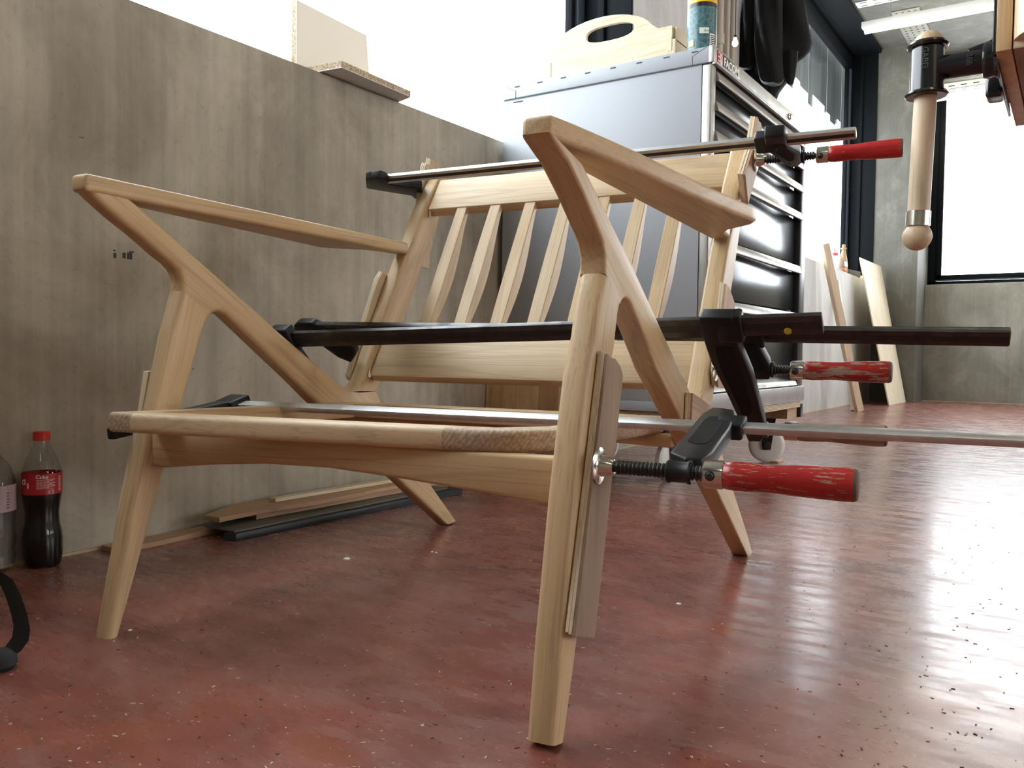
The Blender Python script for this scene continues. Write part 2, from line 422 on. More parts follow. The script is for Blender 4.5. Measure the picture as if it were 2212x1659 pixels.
def window_3():
    w = thing('window_3', None, None, (.6, YR+.15, SILL), kind='structure')
    x0, x1, z1, yf = PX2+.005, 2.6, 2.88, YR+.10
    def fr(b):
        add_aabb(b, (x0, yf, SILL), (x0+.07, yf+.06, z1), .004); add_aabb(b, (x1-.07, yf, SILL), (x1, yf+.06, z1), .004)
        add_aabb(b, (x0, yf, SILL), (x1, yf+.06, SILL+.035), .004); add_aabb(b, (x0, yf, z1-.09), (x1, yf+.06, z1), .004)
        add_aabb(b, (.95, yf, SILL), (1.05, yf+.06, z1), .004)
    part('frame', FRAMEM, w, fr)
    part('sash', FRAMEB, w, lambda b: [add_aabb(b, (x0+.07, yf-.012, SILL+.035), (x1-.07, yf+.0, SILL+.047), .002)])
    part('sash', FRAMEM, w, lambda b: [add_aabb(b, (x0+.07, yf-.01, SILL+.047), (x1-.07, yf+.03, SILL+.09), .003), add_aabb(b, (x0+.07, yf-.01, SILL+.047), (x0+.115, yf+.03, z1-.09), .003)])
    part('pane', GLASS, w, lambda b: add_aabb(b, (x0+.1, yf+.015, SILL+.08), (x1-.1, yf+.021, z1-.08)))
window_3()
# fabric screen with uneven hem outside the upper half of window 2
SCRN = MT('grey_screen_cloth'); SCRN.set(Base_Color=SCRN.ramp(SCRN.noise(SCRN.mp(SCRN.coord('World'), (1, 9, .25)), 2.5, 3), [(.3, (.10, .115, .115)), (.7, (.2, .225, .225))]), Roughness=.7)
scr = thing('exterior_screen', 'grey strip screen hanging outside the top of the tall side window', 'screen', (WX-WT-.12, 6.3, 2.55))
yy = J2+.1; k = 0
while yy < YB+.9:
    wd = random.choice([.05, .09, .14, .2]); zb = 2.56+random.choice([0, .02, .05, -.03, -.06])
    if k % 5 != 4: part('screen_strip', SCRN.m, scr, lambda b: add_aabb(b, (WX-WT-.125, yy, zb), (WX-WT-.12, yy+wd, CEIL+.1)))
    else: wd = .012
    yy += wd+.002; k += 1

# vertical conduits on the pier between the two windows
CONDUIT = plain('beige_conduit', (.46, .41, .34), .45)
for i, (px, r) in enumerate(((1556, .016), (1571, .013), (1583, .013))):
    p = wx(px, 60, WX+.02)
    lab = ['leftmost and thickest beige conduit, with a coupling, on the concrete pier', 'middle beige conduit on the concrete pier behind the drawer cabinet', 'rightmost beige conduit on the concrete pier, nearest the hanging jacket'][i]
    c = thing('conduit', lab, 'pipe', (WX+.02, p[1], 1.2), group='conduits on the pier')
    part('pipe', CONDUIT, c, lambda b: add_lathe(b, (WX+.02, p[1], 0.4), ez, [(0, r), (CEIL-.4, r)], 14))
    if i == 0: part('coupling', CONDUIT, c, lambda b: add_lathe(b, (WX+.02, p[1], wx(px, 84, WX+.02)[2]-.03), ez, [(0, r), (.002, r+.006), (.05, r+.006), (.052, r)], 14))
    part('clip', CONDUIT, c, lambda b: add_aabb(b, (WX, p[1]-r-.004, 2.35), (WX+.02, p[1]+r+.004, 2.37)))
# bare bulb seen between conduits and jacket
pb = wy(1588, 88, 3.9)
bl = thing('bulb', 'small lit bulb hanging between the conduits and the black jacket', 'bulb', pb)
part('glass_bulb', emit('lit_bulb', (1, .95, .85), 12), bl, lambda b: add_lathe(b, pb-ez*.028, ez, [(0, 0), (.003, .008), (.012, .014), (.022, .013), (.036, .007), (.042, .006)], 16))
part('cord', BLACKE, bl, lambda b: add_lathe(b, pb+ez*.014, ez, [(0, .006), (.012, .006), (.013, .002), (CEIL-pb[2]-.014, .002)], 8))

# ceiling lights and cable trays
TRAY = plain('galvanised_tray', (.42, .44, .43), .45, .6)
HOLE = plain('tray_slot', (.03, .03, .03), .7)
WLED = plain('batten_body', (.8, .78, .72), .5)
def batten(x0, x1, y, z, label):
    t = thing('batten_light', label, 'ceiling light', ((x0+x1)/2, y, z), group='ceiling batten lights')
    part('body', WLED, t, lambda b: add_aabb(b, (x0, y-.035, z), (x1, y+.035, z+.045), .004))
    part('diffuser', TUBE, t, lambda b: add_lathe(b, (x0+.02, y, z-.012), (1, 0, 0), [(0, .0), (.001, .028), (x1-x0-.04, .028), (x1-x0-.039, 0)], 14))
    part('hanger', TRAY, t, lambda b: add_aabb(b, (x0+.2, y-.01, z+.045), (x0+.204, y+.01, CEIL)))
    part('hanger', TRAY, t, lambda b: add_aabb(b, (x1-.2, y-.01, z+.045), (x1-.196, y+.01, CEIL)))
    return t
def tray(x0, x1, y, z, label):
    t = thing('cable_tray', label, 'cable tray', ((x0+x1)/2, y, z), group='perforated cable trays')
    part('channel', TRAY, t, lambda b: [add_aabb(b, (x0, y-.06, z), (x1, y+.06, z+.003)), add_aabb(b, (x0, y-.06, z), (x1, y-.057, z+.05)), add_aabb(b, (x0, y+.057, z), (x1, y+.06, z+.05))])
    n = int((x1-x0)/.09); bm = NB()
    for i in range(min(n, 60)):
        x = x0+.03+i*.09
        for yy_ in (y-.03, y+.03): add_aabb(bm, (x, yy_-.004, z-.0015), (x+.045, yy_+.004, z))
        add_aabb(bm, (x, y-.0615, z+.02), (x+.045, y-.06, z+.028))
    o = finish('slots', bm, HOLE, t); o['kind'] = 'stuff'
    return t
batten(-1.47, .35, 7.03, 2.93, 'nearer long lit batten light, at the top right corner of the view')
tray(-1.45, 3.0, 6.72, 3.0, 'nearer galvanised cable tray above the long batten light')
zt = wz(2100, 195, 2.93)
batten(-1.30, .6, 8.22, 2.66, 'farther lit batten light, in front of the back window behind the wooden vise handle')
tray(-1.08, 3.0, 7.95, 2.615, 'farther white cable tray seen under the black vise arm')
for i, y in enumerate((4.2, 1.4, -1.4)):
    for j, x in enumerate((.8, 3.2) if i == 0 else (.2, 2.6)):
        batten(x, x+1.5, y, 2.93, ('left' if j == 0 else 'right')+' lit ceiling batten light '+('above the cabinet row', 'above the lounge chair', 'behind the camera')[i]+', out of view')
# perforated ceiling plate
pp = wz(1975, 62, CEIL-.006)
pl_ = thing('perforated_plate', 'perforated metal plate screwed to the concrete ceiling beside the batten light', 'plate', pp)
part('sheet', CONCG, pl_, lambda b: add_aabb(b, (pp[0]-.10, pp[1]-.45, CEIL-.008), (pp[0]+.10, pp[1]+.45, CEIL-.001), .002))
bm = NB()
for i in range(4):
    for j in range(14): add_aabb(bm, (pp[0]-.075+i*.045, pp[1]-.42+j*.062, CEIL-.0095), (pp[0]-.06+i*.045, pp[1]-.405+j*.062, CEIL-.008))
o = finish('holes', bm, HOLE, pl_); o['kind'] = 'stuff'

# ------------------------------------------------------------ drawer cabinet on castors
CX, CY = -.844, 2.22
CXL, CYF = -1.525, 3.195
ZB, ZS, ZT = .225, 1.177, 1.222
cab = thing('drawer_cabinet', 'tall grey steel drawer cabinet with dark fronts on white castors behind the chair', 'cabinet', ((CX+CXL)/2, (CY+CYF)/2, 0))
carc = part('body', CABG, cab, lambda b: [add_aabb(b, (CXL, CY, ZB+.03), (CX-.03, CY+.0012, ZS), .0004), add_aabb(b, (CXL, CY+.001, ZB), (CX-.05, CYF-.002, ZS-.002)),
    add_aabb(b, (CXL, CY, ZB), (CX-.012, CY+.0012, ZB+.028), .0004)])
cap = part('top_cap', CABG, cab, lambda b: [add_aabb(b, (CXL-.001, CY-.002, ZS+.0015), (CX-.01, CYF, ZT), .003, 2)])
SEAM = plain('dark_seam', (.03, .035, .045), .6)
def seams(b):
    for xa, sgn in ((CXL, 1), (CX-.012, -1)):
        x1 = xa+sgn*.045; x2 = xa+sgn*.006
        add_aabb(b, (x1-.0008, CY-.0026, ZS), (x1+.0008, CY-.0018, ZS+.024))
        add_prism(b, [(x1-.0008, CY-.0026, ZS+.024), (x1+.0008, CY-.0026, ZS+.024), (x2+.001, CY-.0026, ZT-.002), (x2-.001, CY-.0026, ZT-.002)], (0, .0008, 0))
    add_aabb(b, (CXL, CY-.0026, ZS-.001), (CX-.01, CY-.001, ZS+.0012))
part('seam', SEAM, cap, seams)
for i in range(8):
    xs = CXL+.05+i*(CX-CXL-.10)/7
    part('slot', SEAM, cap, lambda b: add_aabb(b, (xs-.009, CY-.0028, ZT-.011), (xs+.009, CY-.0018, ZT-.0075)))
part('slot', SEAM, carc, lambda b: add_aabb(b, (CXL+.035, CY-.0008, ZS-.012), (CXL+.07, CY+.0004, ZS-.0085)))
part('near_stile', SATIN, cab, lambda b: add_aabb(b, (CX-.03, CY-.001, ZB), (CX, CY+.03, ZS), .006, 3))
part('far_stile', plain('dark_stile', (.05, .052, .055), .3, .6), cab, lambda b: add_aabb(b, (CX-.03, CYF-.07, ZB), (CX, CYF, ZS), .005, 2))
part('top_trim', SATIN, cab, lambda b: [add_aabb(b, (CX-.012, CY-.002, ZS), (CX+.004, CYF+.002, ZT+.001), .003, 2), add_aabb(b, (CX-.002, CY, ZS-.006), (CX+.012, CYF, ZS+.002), .003, 2)])
part('bottom_rail', metal('brushed_steel_rail', (.42, .39, .37), .34, .25, 12), cab, lambda b: add_aabb(b, (CX-.02, CY-.002, ZB), (CX+.006, CYF+.012, ZB+.055), .003, 2))
DZ = [1.165, 1.085, 1.005, .906, .715, .545, .292]
for i in range(6):
    zt_, zb_ = DZ[i], DZ[i+1]
    d = part('drawer', CABD, cab, lambda b: add_aabb(b, (CX-.05, CY+.031, zb_+.006), (CX-.018, CYF-.071, zt_-.026), .002, 2))
    def lip(b, z=zt_):
        y0, y1 = CY+.032, CYF-.072
        pts = [(CX-.004, 0, z-.001), (CX+.001, 0, z-.003), (CX+.007, 0, z-.024), (CX+.0085, 0, z-.030), (CX+.006, 0, z-.032), (CX-.006, 0, z-.028)]
        add_prism(b, [(p[0], y0, p[2]) for p in pts], (0, y1-y0, 0), .0008, 1)
    part('pull_strip', SATIN, d, lip)
part('lower_strip', SATIN, cab, lambda b: add_prism(b, [(CX-.02, CY+.032, .302), (CX-.004, CY+.032, .300), (CX+.002, CY+.032, .283), (CX-.02, CY+.032, .283)], (0, CYF-CY-.104, 0), .0008, 1))
part('gap_shade', plain('dark_void', (.008, .008, .009), .6), cab, lambda b: add_aabb(b, (CX-.06, CY+.03, ZB+.05), (CX-.045, CYF-.06, ZS)))  # near-black sheet, paints the shade seen in the gaps between drawers
# maker's badge on the trim
yb = wx(1555, 150, CX+.005)[1]
part('red_badge', plain('badge_red', (.35, .03, .03), .4), cab, lambda b: add_aabb(b, (CX+.003, CY+.022, ZS+.006), (CX+.0055, CY+.062, ZT-.006), .0005))
part('black_badge', plain('badge_black', (.02, .018, .015), .4), cab, lambda b: add_aabb(b, (CX+.003, CY+.066, ZS+.006), (CX+.0055, CY+.205, ZT-.006), .0005))
LET = plain('badge_letters', (.75, .72, .64), .4)
text_part('badge_lettering', 'FACOM', LET, cab, (CX+.0057, CY+.071, ZS+.0115), (0, 1, 0), (0, 0, 1), .031, .0008, bold=.0008, sx=1.13)
def emblem(b):
    y0, z0, h = CY+.026, ZS+.011, .023
    for k in range(3): add_aabb(b, (CX+.0055, y0, z0+k*h/2-.001), (CX+.0063, y0+.014, z0+k*h/2+.0018))
    ring_o = [(y0+.016+.013*max(0, math.cos(a)), z0+h/2+(h/2+.001)*math.sin(a)) for a in np.linspace(-math.pi/2, math.pi/2, 9)]
    for (a1, b1), (a2, b2) in zip(ring_o, ring_o[1:]):
        add_prism(b, [(CX+.0055, a1, b1), (CX+.0055, a2, b2), (CX+.0055, y0+.016+(a2-y0-.016)*.68, z0+h/2+(b2-z0-h/2)*.75), (CX+.0055, y0+.016+(a1-y0-.016)*.68, z0+h/2+(b1-z0-h/2)*.75)], (.0008, 0, 0))
    add_aabb(b, (CX+.0055, y0+.014, z0), (CX+.0063, y0+.018, z0+h))
part('badge_emblem', LET, cab, emblem)
lk = wx(1667, 213, CX+.004)
part('lock', CHROME, cab, lambda b: add_lathe(b, (CX+.002, CYF-.26, (ZS+ZT)/2), (1, 0, 0), [(0, .012), (.004, .012), (.006, .009), (.010, .009), (.011, 0)], 20))
# plywood dolly
part('dolly_board', PLYE, cab, lambda b: add_aabb(b, (CXL+.01, CY+.01, ZB-.024), (CX-.002, CYF-.01, ZB-.001), .001, 1), grain=(0, 1, 0))
part('dolly_block', PLYB, cab, lambda b: [add_aabb(b, (CX-.10, CYF-.14, ZB-.062), (CX-.012, CYF-.02, ZB-.024)), add_aabb(b, (CXL+.03, CY+.03, ZB-.062), (CXL+.13, CY+.15, ZB-.024)), add_aabb(b, (CX-.35, CY+.05, ZB-.062), (CX-.2, CY+.15, ZB-.024))], grain=(0, 1, 0))
part('corner_foot', BLACKE, cab, lambda b: add_aabb(b, (CX-.03, CYF-.012, ZB-.062), (CX+.0, CYF+.02, ZB-.01), .004))
def castor(x, y, face):
    r = .064; f = unit(face); s = np.cross(ez, f)
    w_ = part('castor', WHITE, cab, lambda b: add_lathe(b, np.array([x, y, r])-s*.014, s, [(0, .02), (0, .05), (.002, .058), (.006, r), (.022, r), (.026, .058), (.028, .05), (.028, .02)], 40), label='white nylon castor')
    part('fork', BLACKM, w_, lambda b: [add_prism(b, [np.array([x, y, r])-s*q+f*a+ez*c for a, c in ((-.014, -.016), (.014, -.016), (.024, .06), (.03, ZB-.062-r), (-.03, ZB-.062-r), (-.024, .06))], -s*.003) for q in (-.020, .017)])
    part('axle', BLACKS, w_, lambda b: add_lathe(b, np.array([x, y, r])-s*.026, s, [(0, 0), (.001, .012), (.006, .014), (.046, .014), (.051, .012), (.052, 0)], 20))
castor(-.935, 3.08, (1, .35, 0)); castor(-1.03, 2.42, (.25, 1, 0)); castor(-1.42, 2.72, (1, 0, 0)); castor(-1.42, 2.4, (1, .2, 0))
tag(part('floor_wedge', PLYB, None, lambda b: add_aabb(b, (-.93, 3.075, 0), (-.89, 3.16, .006), .001), grain=(1, 0, 0)), 'small plywood wedge lying under the white castor wheel', 'wedge')

# wooden tote and glue bottle on the cabinet
TY = 2.33
tote = thing('tool_tote', 'pale plywood tote with an arched handle standing on the grey cabinet', 'tool tote', (-1.2, TY+.06, ZT))
TP = wood('pale_ply_tote', (.60, .49, .33), (.56, .45, .30), (.63, .52, .36), .5, .25)
def arch_side(b, y):
    out = [(-1.425, ZT), (-1.425, 1.345), (-1.405, 1.35)]
    out += [(-1.245+.175*math.cos(a), 1.338+.078*math.sin(a)) for a in np.linspace(math.pi*.93, math.pi*.09, 16)]
    out += [(-1.055, 1.344), (-1.011, 1.344), (-1.011, ZT)]
    hole = [(-1.215+.082*(abs(math.cos(a))**.75)*(1 if math.cos(a) > 0 else -1), 1.364+.024*(abs(math.sin(a))**.8)*(1 if math.sin(a) > 0 else -1)) for a in np.linspace(0, 2*math.pi, 25)[:-1]]
    t = bmesh.new(); A = [t.verts.new((x, y, z)) for x, z in out]; H = [t.verts.new((x, y, z)) for x, z in hole]
    es = [t.edges.new((A[i], A[(i+1) % len(A)])) for i in range(len(A))]+[t.edges.new((H[i], H[(i+1) % len(H)])) for i in range(len(H))]
    bmesh.ops.triangle_fill(t, edges=es, use_beauty=True)
    r = bmesh.ops.extrude_face_region(t, geom=t.faces[:]); bmesh.ops.translate(t, verts=[v for v in r['geom'] if isinstance(v, bmesh.types.BMVert)], vec=(0, .012, 0))
    merge(b, t)
part('handle_panel', TP, tote, lambda b: arch_side(b, TY), grain=(1, 0, .1))
part('back_panel', TP, tote, lambda b: add_aabb(b, (-1.425, TY+.14, ZT), (-1.011, TY+.152, 1.344), .001), grain=(1, 0, 0))
part('end_panel', TP, tote, lambda b: [add_aabb(b, (-1.0115, TY-.0, ZT), (-1.0, TY+.152, 1.305), .001), add_aabb(b, (-1.0115, TY+.012, 1.30), (-1.0, TY+.152, 1.343), .001), add_aabb(b, (-1.026, TY-.0015, 1.272), (-1.011, TY+.001, 1.313))], grain=(0, 0, 1))
part('end_panel', TP, tote, lambda b: [add_aabb(b, (-1.437, TY+.012, ZT), (-1.425, TY+.152, 1.343), .001), add_aabb(b, (-1.437, TY-.0015, 1.262), (-1.42, TY+.012, 1.31), .001)], grain=(0, 0, 1))
part('base_panel', TP, tote, lambda b: add_aabb(b, (-1.424, TY+.012, ZT+.001), (-1.012, TY+.14, ZT+.013)), grain=(1, 0, 0))
gb = np.array([-.912, 2.31, ZT])
glue = thing('glue_bottle', 'yellow plastic glue bottle with a dark teal label at the cabinet corner', 'bottle', gb)
YEL = plain('yellow_plastic', (.75, .43, .02), .35)
part('body', YEL, glue, lambda b: add_lathe(b, gb, ez, [(0, .038), (.003, .041), (.17, .041), (.2, .036), (.22, .018), (.24, .016), (.25, .016), (.252, 0)], 36))
LT = MT('teal_net_label'); pv = LT.coord('Object')
vn = LT.n('ShaderNodeTexVoronoi', feature='DISTANCE_TO_EDGE'); vn.inputs['Scale'].default_value = 60; LT.lk(pv, vn.inputs['Vector'])
TEAL = LT.set(Base_Color=LT.ramp(vn.outputs['Distance'], [(.0, (.25, .36, .36)), (.02, (.05, .13, .15)), (.4, (.03, .09, .11))]), Roughness=.3)
part('label', TEAL, glue, lambda b: add_lathe(b, gb+ez*.016, ez, [(0, .0413), (.118, .0413)], 36, cap=False))
part('label_band', plain('label_black', (.01, .01, .012), .3), glue, lambda b: add_lathe(b, gb+ez*.134, ez, [(0, .0414), (.012, .0414)], 36, cap=False))
vdir = unit(np.array([CAM[0]-gb[0], CAM[1]-gb[1], 0])); rdir = np.cross(ez, vdir)
def on_label(ang, z):
    a = vdir*math.cos(ang)+rdir*math.sin(ang); return gb+a*.0418+ez*z, np.cross(ez, a), a
p, r, a = on_label(.15, .060)
part('white_sticker', WHITE, glue, lambda b: add_box(b, p+r*0+ez*.006, (r, a, ez), (.026, .0012, .016)))
text_part('rating_text', 'A+', plain('label_green', (.05, .3, .08), .5), glue, p+a*.0012+r*(-.001)+ez*.001, r, ez, .012, .0003)
p2, r2, a2 = on_label(.75, .035)
part('white_sticker', WHITE, glue, lambda b: add_box(b, p2+ez*.006, (r2, a2, ez), (.017, .0012, .036)))
part('bars', SEAM, glue, lambda b: [add_box(b, p2+a2*.0012+ez*(-.007+.005*k), (r2, a2, ez), (.015, .001, .0018)) for k in range(6)])
p3, r3, a3 = on_label(-.75, .035)
part('yellow_sticker', plain('label_yellow', (.7, .6, .2), .5), glue, lambda b: add_box(b, p3, (r3, a3, ez), (.018, .0012, .017)))
text_part('small_print', '(1) ===', SEAM, glue, on_label(-.05, .036)[0]+vdir*.0004, rdir, ez, .008, .0003)

# jacket hanging behind the cabinet
def jacket():
    yj = 4.55
    j = thing('jacket', 'black cloth jacket with hanging sleeves in front of the tall side window', 'jacket', (-1.4, yj, 1.75))
    def pan(b, prof, y0, amp, ph, th):
        """prof: rows (py, px_left, px_right)"""
        t = bmesh.new(); rows = []; n = 26
        for py, a_, b_ in prof:
            row = []
            for k in range(n):
                u = k/n*2*math.pi; cx = (a_+b_)/2+(b_-a_)/2*math.cos(u)
                p = wy(cx, py, y0); dy = -th*math.sin(u)*(1+.3*math.sin(3*u+ph+py*.03)); p = p+np.array([0, dy+amp*math.sin(5*u+ph+py*.02), 0])
                row.append(t.verts.new(Vector(p)))
            rows.append(row)
        for A, B in zip(rows, rows[1:]):
            for k in range(n): t.faces.new((A[k], A[(k+1) % n], B[(k+1) % n], B[k]))
        t.faces.new(rows[0][::-1]); t.faces.new(rows[-1])
        merge(b, t)
    part('jacket_body', FABRIC, j, lambda b: pan(b, [(-160, 1625, 1700), (-100, 1612, 1722), (-40, 1608, 1734), (0, 1604, 1738), (40, 1600, 1744), (70, 1596, 1750), (92, 1594, 1754), (108, 1593, 1750), (122, 1593, 1738), (134, 1595, 1722), (150, 1600, 1712), (178, 1615, 1700), (200, 1640, 1682), (214, 1650, 1676)], yj+.05, .010, 0, .06), ang=80)
    part('sleeve', FABRIC, j, lambda b: pan(b, [(-120, 1640, 1690), (-40, 1632, 1690), (0, 1631, 1690), (50, 1630, 1689), (90, 1631, 1690), (120, 1633, 1690), (150, 1638, 1692), (172, 1642, 1693), (178, 1645, 1690), (182, 1652, 1684)], yj-.06, .007, 1.3, .05), ang=80)
    part('sleeve', FABRIC, j, lambda b: pan(b, [(-60, 1600, 1640), (0, 1603, 1640), (60, 1597, 1640), (110, 1593, 1636), (142, 1593, 1630), (150, 1600, 1622)], yj+.0, .006, 2.3, .04), ang=80)
    hk = wy(1665, -150, yj+.03)
    part('hanging_cord', BLACKE, j, lambda b: add_lathe(b, hk-ez*.03, ez, [(0, .004), (CEIL-hk[2]+.03, .004)], 8))
    part('pocket_flap', FABRIC, j, lambda b: pan(b, [(110, 1693, 1724), (140, 1693, 1721), (165, 1694, 1718), (180, 1700, 1714), (184, 1704, 1710)], yj-.03, .004, .3, .02), ang=80)
jacket()

# melamine pieces on the window sill
def upright():
    x = -1.60
    A, B_, D = wx(641, 2, x), wx(791.5, 76, x), wx(636, 131, x)
    t = thing('melamine_offcut', 'upright cream melamine chipboard offcut standing on the window sill', 'board', (x, 1.55, SILL))
    P = [(x, A[1], SILL), (x, B_[1]+.02, SILL), (x, B_[1], B_[2]), (x, A[1], A[2]+.003)]
    part('face', CREAM, t, lambda b: add_prism(b, P, (-.002, 0, 0)))
    part('core', CHIP, t, lambda b: add_prism(b, [np.array(p)+(-.0021, 0, 0) for p in P], (-.016, 0, 0)))
upright()
def flat():
    t = thing('chipboard_offcut', 'flat chipboard offcut with a grey underside overhanging the window sill', 'board', (-1.52, 1.6, SILL))
    n_ = wz(738, 147, SILL); f_ = wz(887, 211, SILL)
    Q = [n_, f_, (-1.66, f_[1]+.05, SILL), (-1.66, n_[1]-.02, SILL)]
    Q = [(q[0], q[1], SILL+.001) for q in Q]
    part('face', LAMIN, t, lambda b: add_prism(b, Q, (0, 0, .002)))
    part('core', CHIP, t, lambda b: add_prism(b, [(q[0], q[1], SILL+.003) for q in Q], (0, 0, .014)))
flat()
# ------------------------------------------------------------ the chair
LI, LO, RI, RO = -.3085, -.339, .3085, .339
chair = thing('lounge_chair', 'unfinished pale oak lounge chair frame with slanted legs, held in clamps', 'chair', W((0, 0, 0)))
def side(name, pts, plane, to, mat=OAK, w=.008, gdir=None, par=chair, seg=4, label=None, nb=()):
    P = [lx(px, py, plane) for px, py in pts]
    if gdir is None:
        a, b_ = max(((p, q) for p in P for q in P), key=lambda s: np.linalg.norm(s[0]-s[1])); gdir = a-b_
    bm = NB(); add_prism(bm, P, ex*(to-plane), w, seg, 0, nb); return finish(name, bm, mat, par, gdir, label=label, ang=50)
# side frames
FL = [(395, 628), (369, 725), (337, 882), (280, 1123), (234, 1385), (259, 1375), (332, 1111), (359, 1012), (437, 725), (446, 700), (456, 683)]
side('front_leg', FL, LI, LO, nb=(4, len(FL)-1))
DL = [(195, 413), (208, 427), (258, 472), (303, 508), (349, 549), (373, 568), (388, 584), (396, 603), (395, 628), (456, 683), (463, 676), (471, 673), (480, 674.5), (490, 680), (641, 825), (677, 862), (965, 1134), (988, 1125), (928, 1040), (862, 930), (826, 868), (815, 845), (780, 848), (753, 846), (600, 712), (550, 665), (297, 440), (281, 426)]
kf = DL.index((965, 1134)); kv = DL.index((815, 845))
side('rear_leg', DL, LI, LO, nb=(8, kf, kv, kv+1, len(DL)-1))
FR = [(1308, 590), (1296, 650), (1287, 723), (1270, 813), (1240, 1080), (1212, 1394), (1196, 1613), (1221, 1602), (1241, 1457), (1250, 1380), (1326, 773), (1330, 752), (1335, 704), (1338, 678), (1341, 662)]
side('front_leg', FR, RO, RI, nb=(6, len(FR)-1))
DR = [(1189, 284), (1197, 300.5), (1230, 352), (1262, 420), (1290, 487), (1304, 523), (1309, 556), (1308, 590), (1341, 662), (1342, 654), (1347, 647), (1354, 644), (1361, 650), (1388, 713), (1420, 800), (1457, 874), (1540, 1040), (1620, 1212), (1628, 1203), (1616, 1156), (1590, 1075), (1562, 985), (1540, 905), (1532, 878), (1512, 860), (1493, 849), (1423, 697), (1371, 582), (1317, 471), (1271, 377), (1264, 362)]
kf = DR.index((1620, 1212))
side('rear_leg', DR, RO, RI, nb=(7, kf, len(DR)-1))
# back posts, given as (y, z) of the profile
PF = [(.166, .3115), (.186, .316), (.206, .333), (.243, .40), (.300, .498), (.338, .565), (.372, .612), (.412, .683), (.448, .728), (.478, .768), (.492, .782)]
PR_ = [(.515, .775), (.498, .75), (.474, .688), (.448, .64), (.421, .589), (.386, .52), (.330, .43), (.272, .345), (.258, .316), (.248, .309)]
def post(x0, x1, dz):
    P = [W((x0, y, z)) for y, z in PF+PR_]
    bm = NB(); add_prism(bm, P, ex*(x1-x0), .009, 4, 0, (len(P)-1,)); return finish('back_post', bm, OAK, chair, unit(.52*ey+.85*ez), ang=50)
post(LO, LI, 0); post(RI, RO, 0)
# armrests
def arm(sg):
    inn, out = .3055, [(.336, -.371), (.344, -.33), (.354, -.265), (.3645, -.19), (.374, -.10), (.386, .01), (.399, .11), (.409, .175), (.411, .198), (.402, .218), (.385, .235), (.357, .262), (.342, .30), (.339, .352)]
    P = [(inn, .352), (inn, -.372)]+out
    P = [W((sg*x, y, .583)) for x, y in P]
    bm = NB(); add_prism(bm, P, ez*.0225, .0055, 4); return finish('armrest', bm, OAK, chair, ey, ang=50)
arm(-1); arm(1)
# end-grain caps of the armrests (front tips)
# back rails and slats lie in a leaning plane
def rail(name, P0, u, z_lo, z_hi, th, w=.004, mat=OAK, inset=.0):
    u3 = unit(u[0]*ey+u[1]*ez); n3 = unit(u[1]*ey-u[0]*ez)
    bm = NB(); O = W((0, P0[0], P0[1]))
    p = [O+ex*LI+u3*z_lo, O+ex*RI+u3*z_lo, O+ex*RI+u3*z_hi, O+ex*LI+u3*z_hi]
    add_prism(bm, p, n3*th, w, 2); return finish(name, bm, mat, chair, ex)
UT = (.565, .825)
UTu = unit(UT)
rail('top_rail', (.424, .684), UTu, 0, .085, .024, .003, OAKP)
UL = (.52, .854)
rail('lower_rail', (.222, .339), unit(UL), 0, .084, .024, .006, OAKP)
def slat(xt, xb, i):
    A = W((xb, .222+.062*.52, .339+.062*.854)); B_ = W((xt, .426, .688)); d = B_-A; L = np.linalg.norm(d); d = d/L
    n3 = unit(np.cross(ex, d)); n3 = n3 if n3[1] > 0 else -n3; s3 = unit(np.cross(d, n3))
    bm = NB(); t = bmesh.new(); rings = []
    for k in range(15):
        s = k/14; dep = .013+.017*math.sin(math.pi*min(1, max(0, (s-.05)/.9)))**1.6; hw = .0115+.0015*math.sin(math.pi*s)
        f = A+d*L*s+n3*.003
        rings.append([t.verts.new(Vector(f+s3*q*hw+n3*r)) for q, r in ((-1, .001), (-.92, 0), (.92, 0), (1, .001), (1, dep-.002), (.85, dep), (-.85, dep), (-1, dep-.002))])
    for P, Q in zip(rings, rings[1:]):
        for k in range(8): t.faces.new((P[k], P[(k+1) % 8], Q[(k+1) % 8], Q[k]))
    t.faces.new(rings[0][::-1]); t.faces.new(rings[-1]); merge(bm, t)
    finish('slat', bm, [OAK, OAKP][i % 2], chair, d, ang=22)
tops = [1001, 1073, 1148, 1225, 1308, 1387, 1467]
bots = [919, 985, 1064, 1146, 1228, None, 1429]
PTn = unit(.854*ey-.52*ez)
def lp(px, py, P, n): q = hit(px, py, W(P), n)-OO; return q @ ex
for i, (a_, b_) in enumerate(zip(tops, bots)):
    xt = lp(a_, 434-.073*(a_-1001), (0, .424, .684), PTn)
    slat(xt, xt*.985, i)
# front seat rail (arched lower edge) and rear seat rail
def apron(name, y, top, xs_z, th, mat):
    P = [(x, y, z) for x, z in xs_z]+[(RI, y, top), (LI, y, top)]
    bm = NB(); add_prism(bm, [W(p) for p in P], ey*th, .004, 2); return finish(name, bm, mat, chair, ex, ang=50)
apron('front_seat_rail', -.272, .2755, [(LI, .2235), (-.285, .222), (-.2, .232), (-.1, .2405), (0, .2425), (.1, .238), (.2, .2315), (.285, .2255), (RI, .2245)], .024, OAK)
apron('rear_seat_rail', .135, .268, [(LI, .232), (-.2, .244), (0, .251), (.2, .251), (RI, .2475)], .022, OAK)
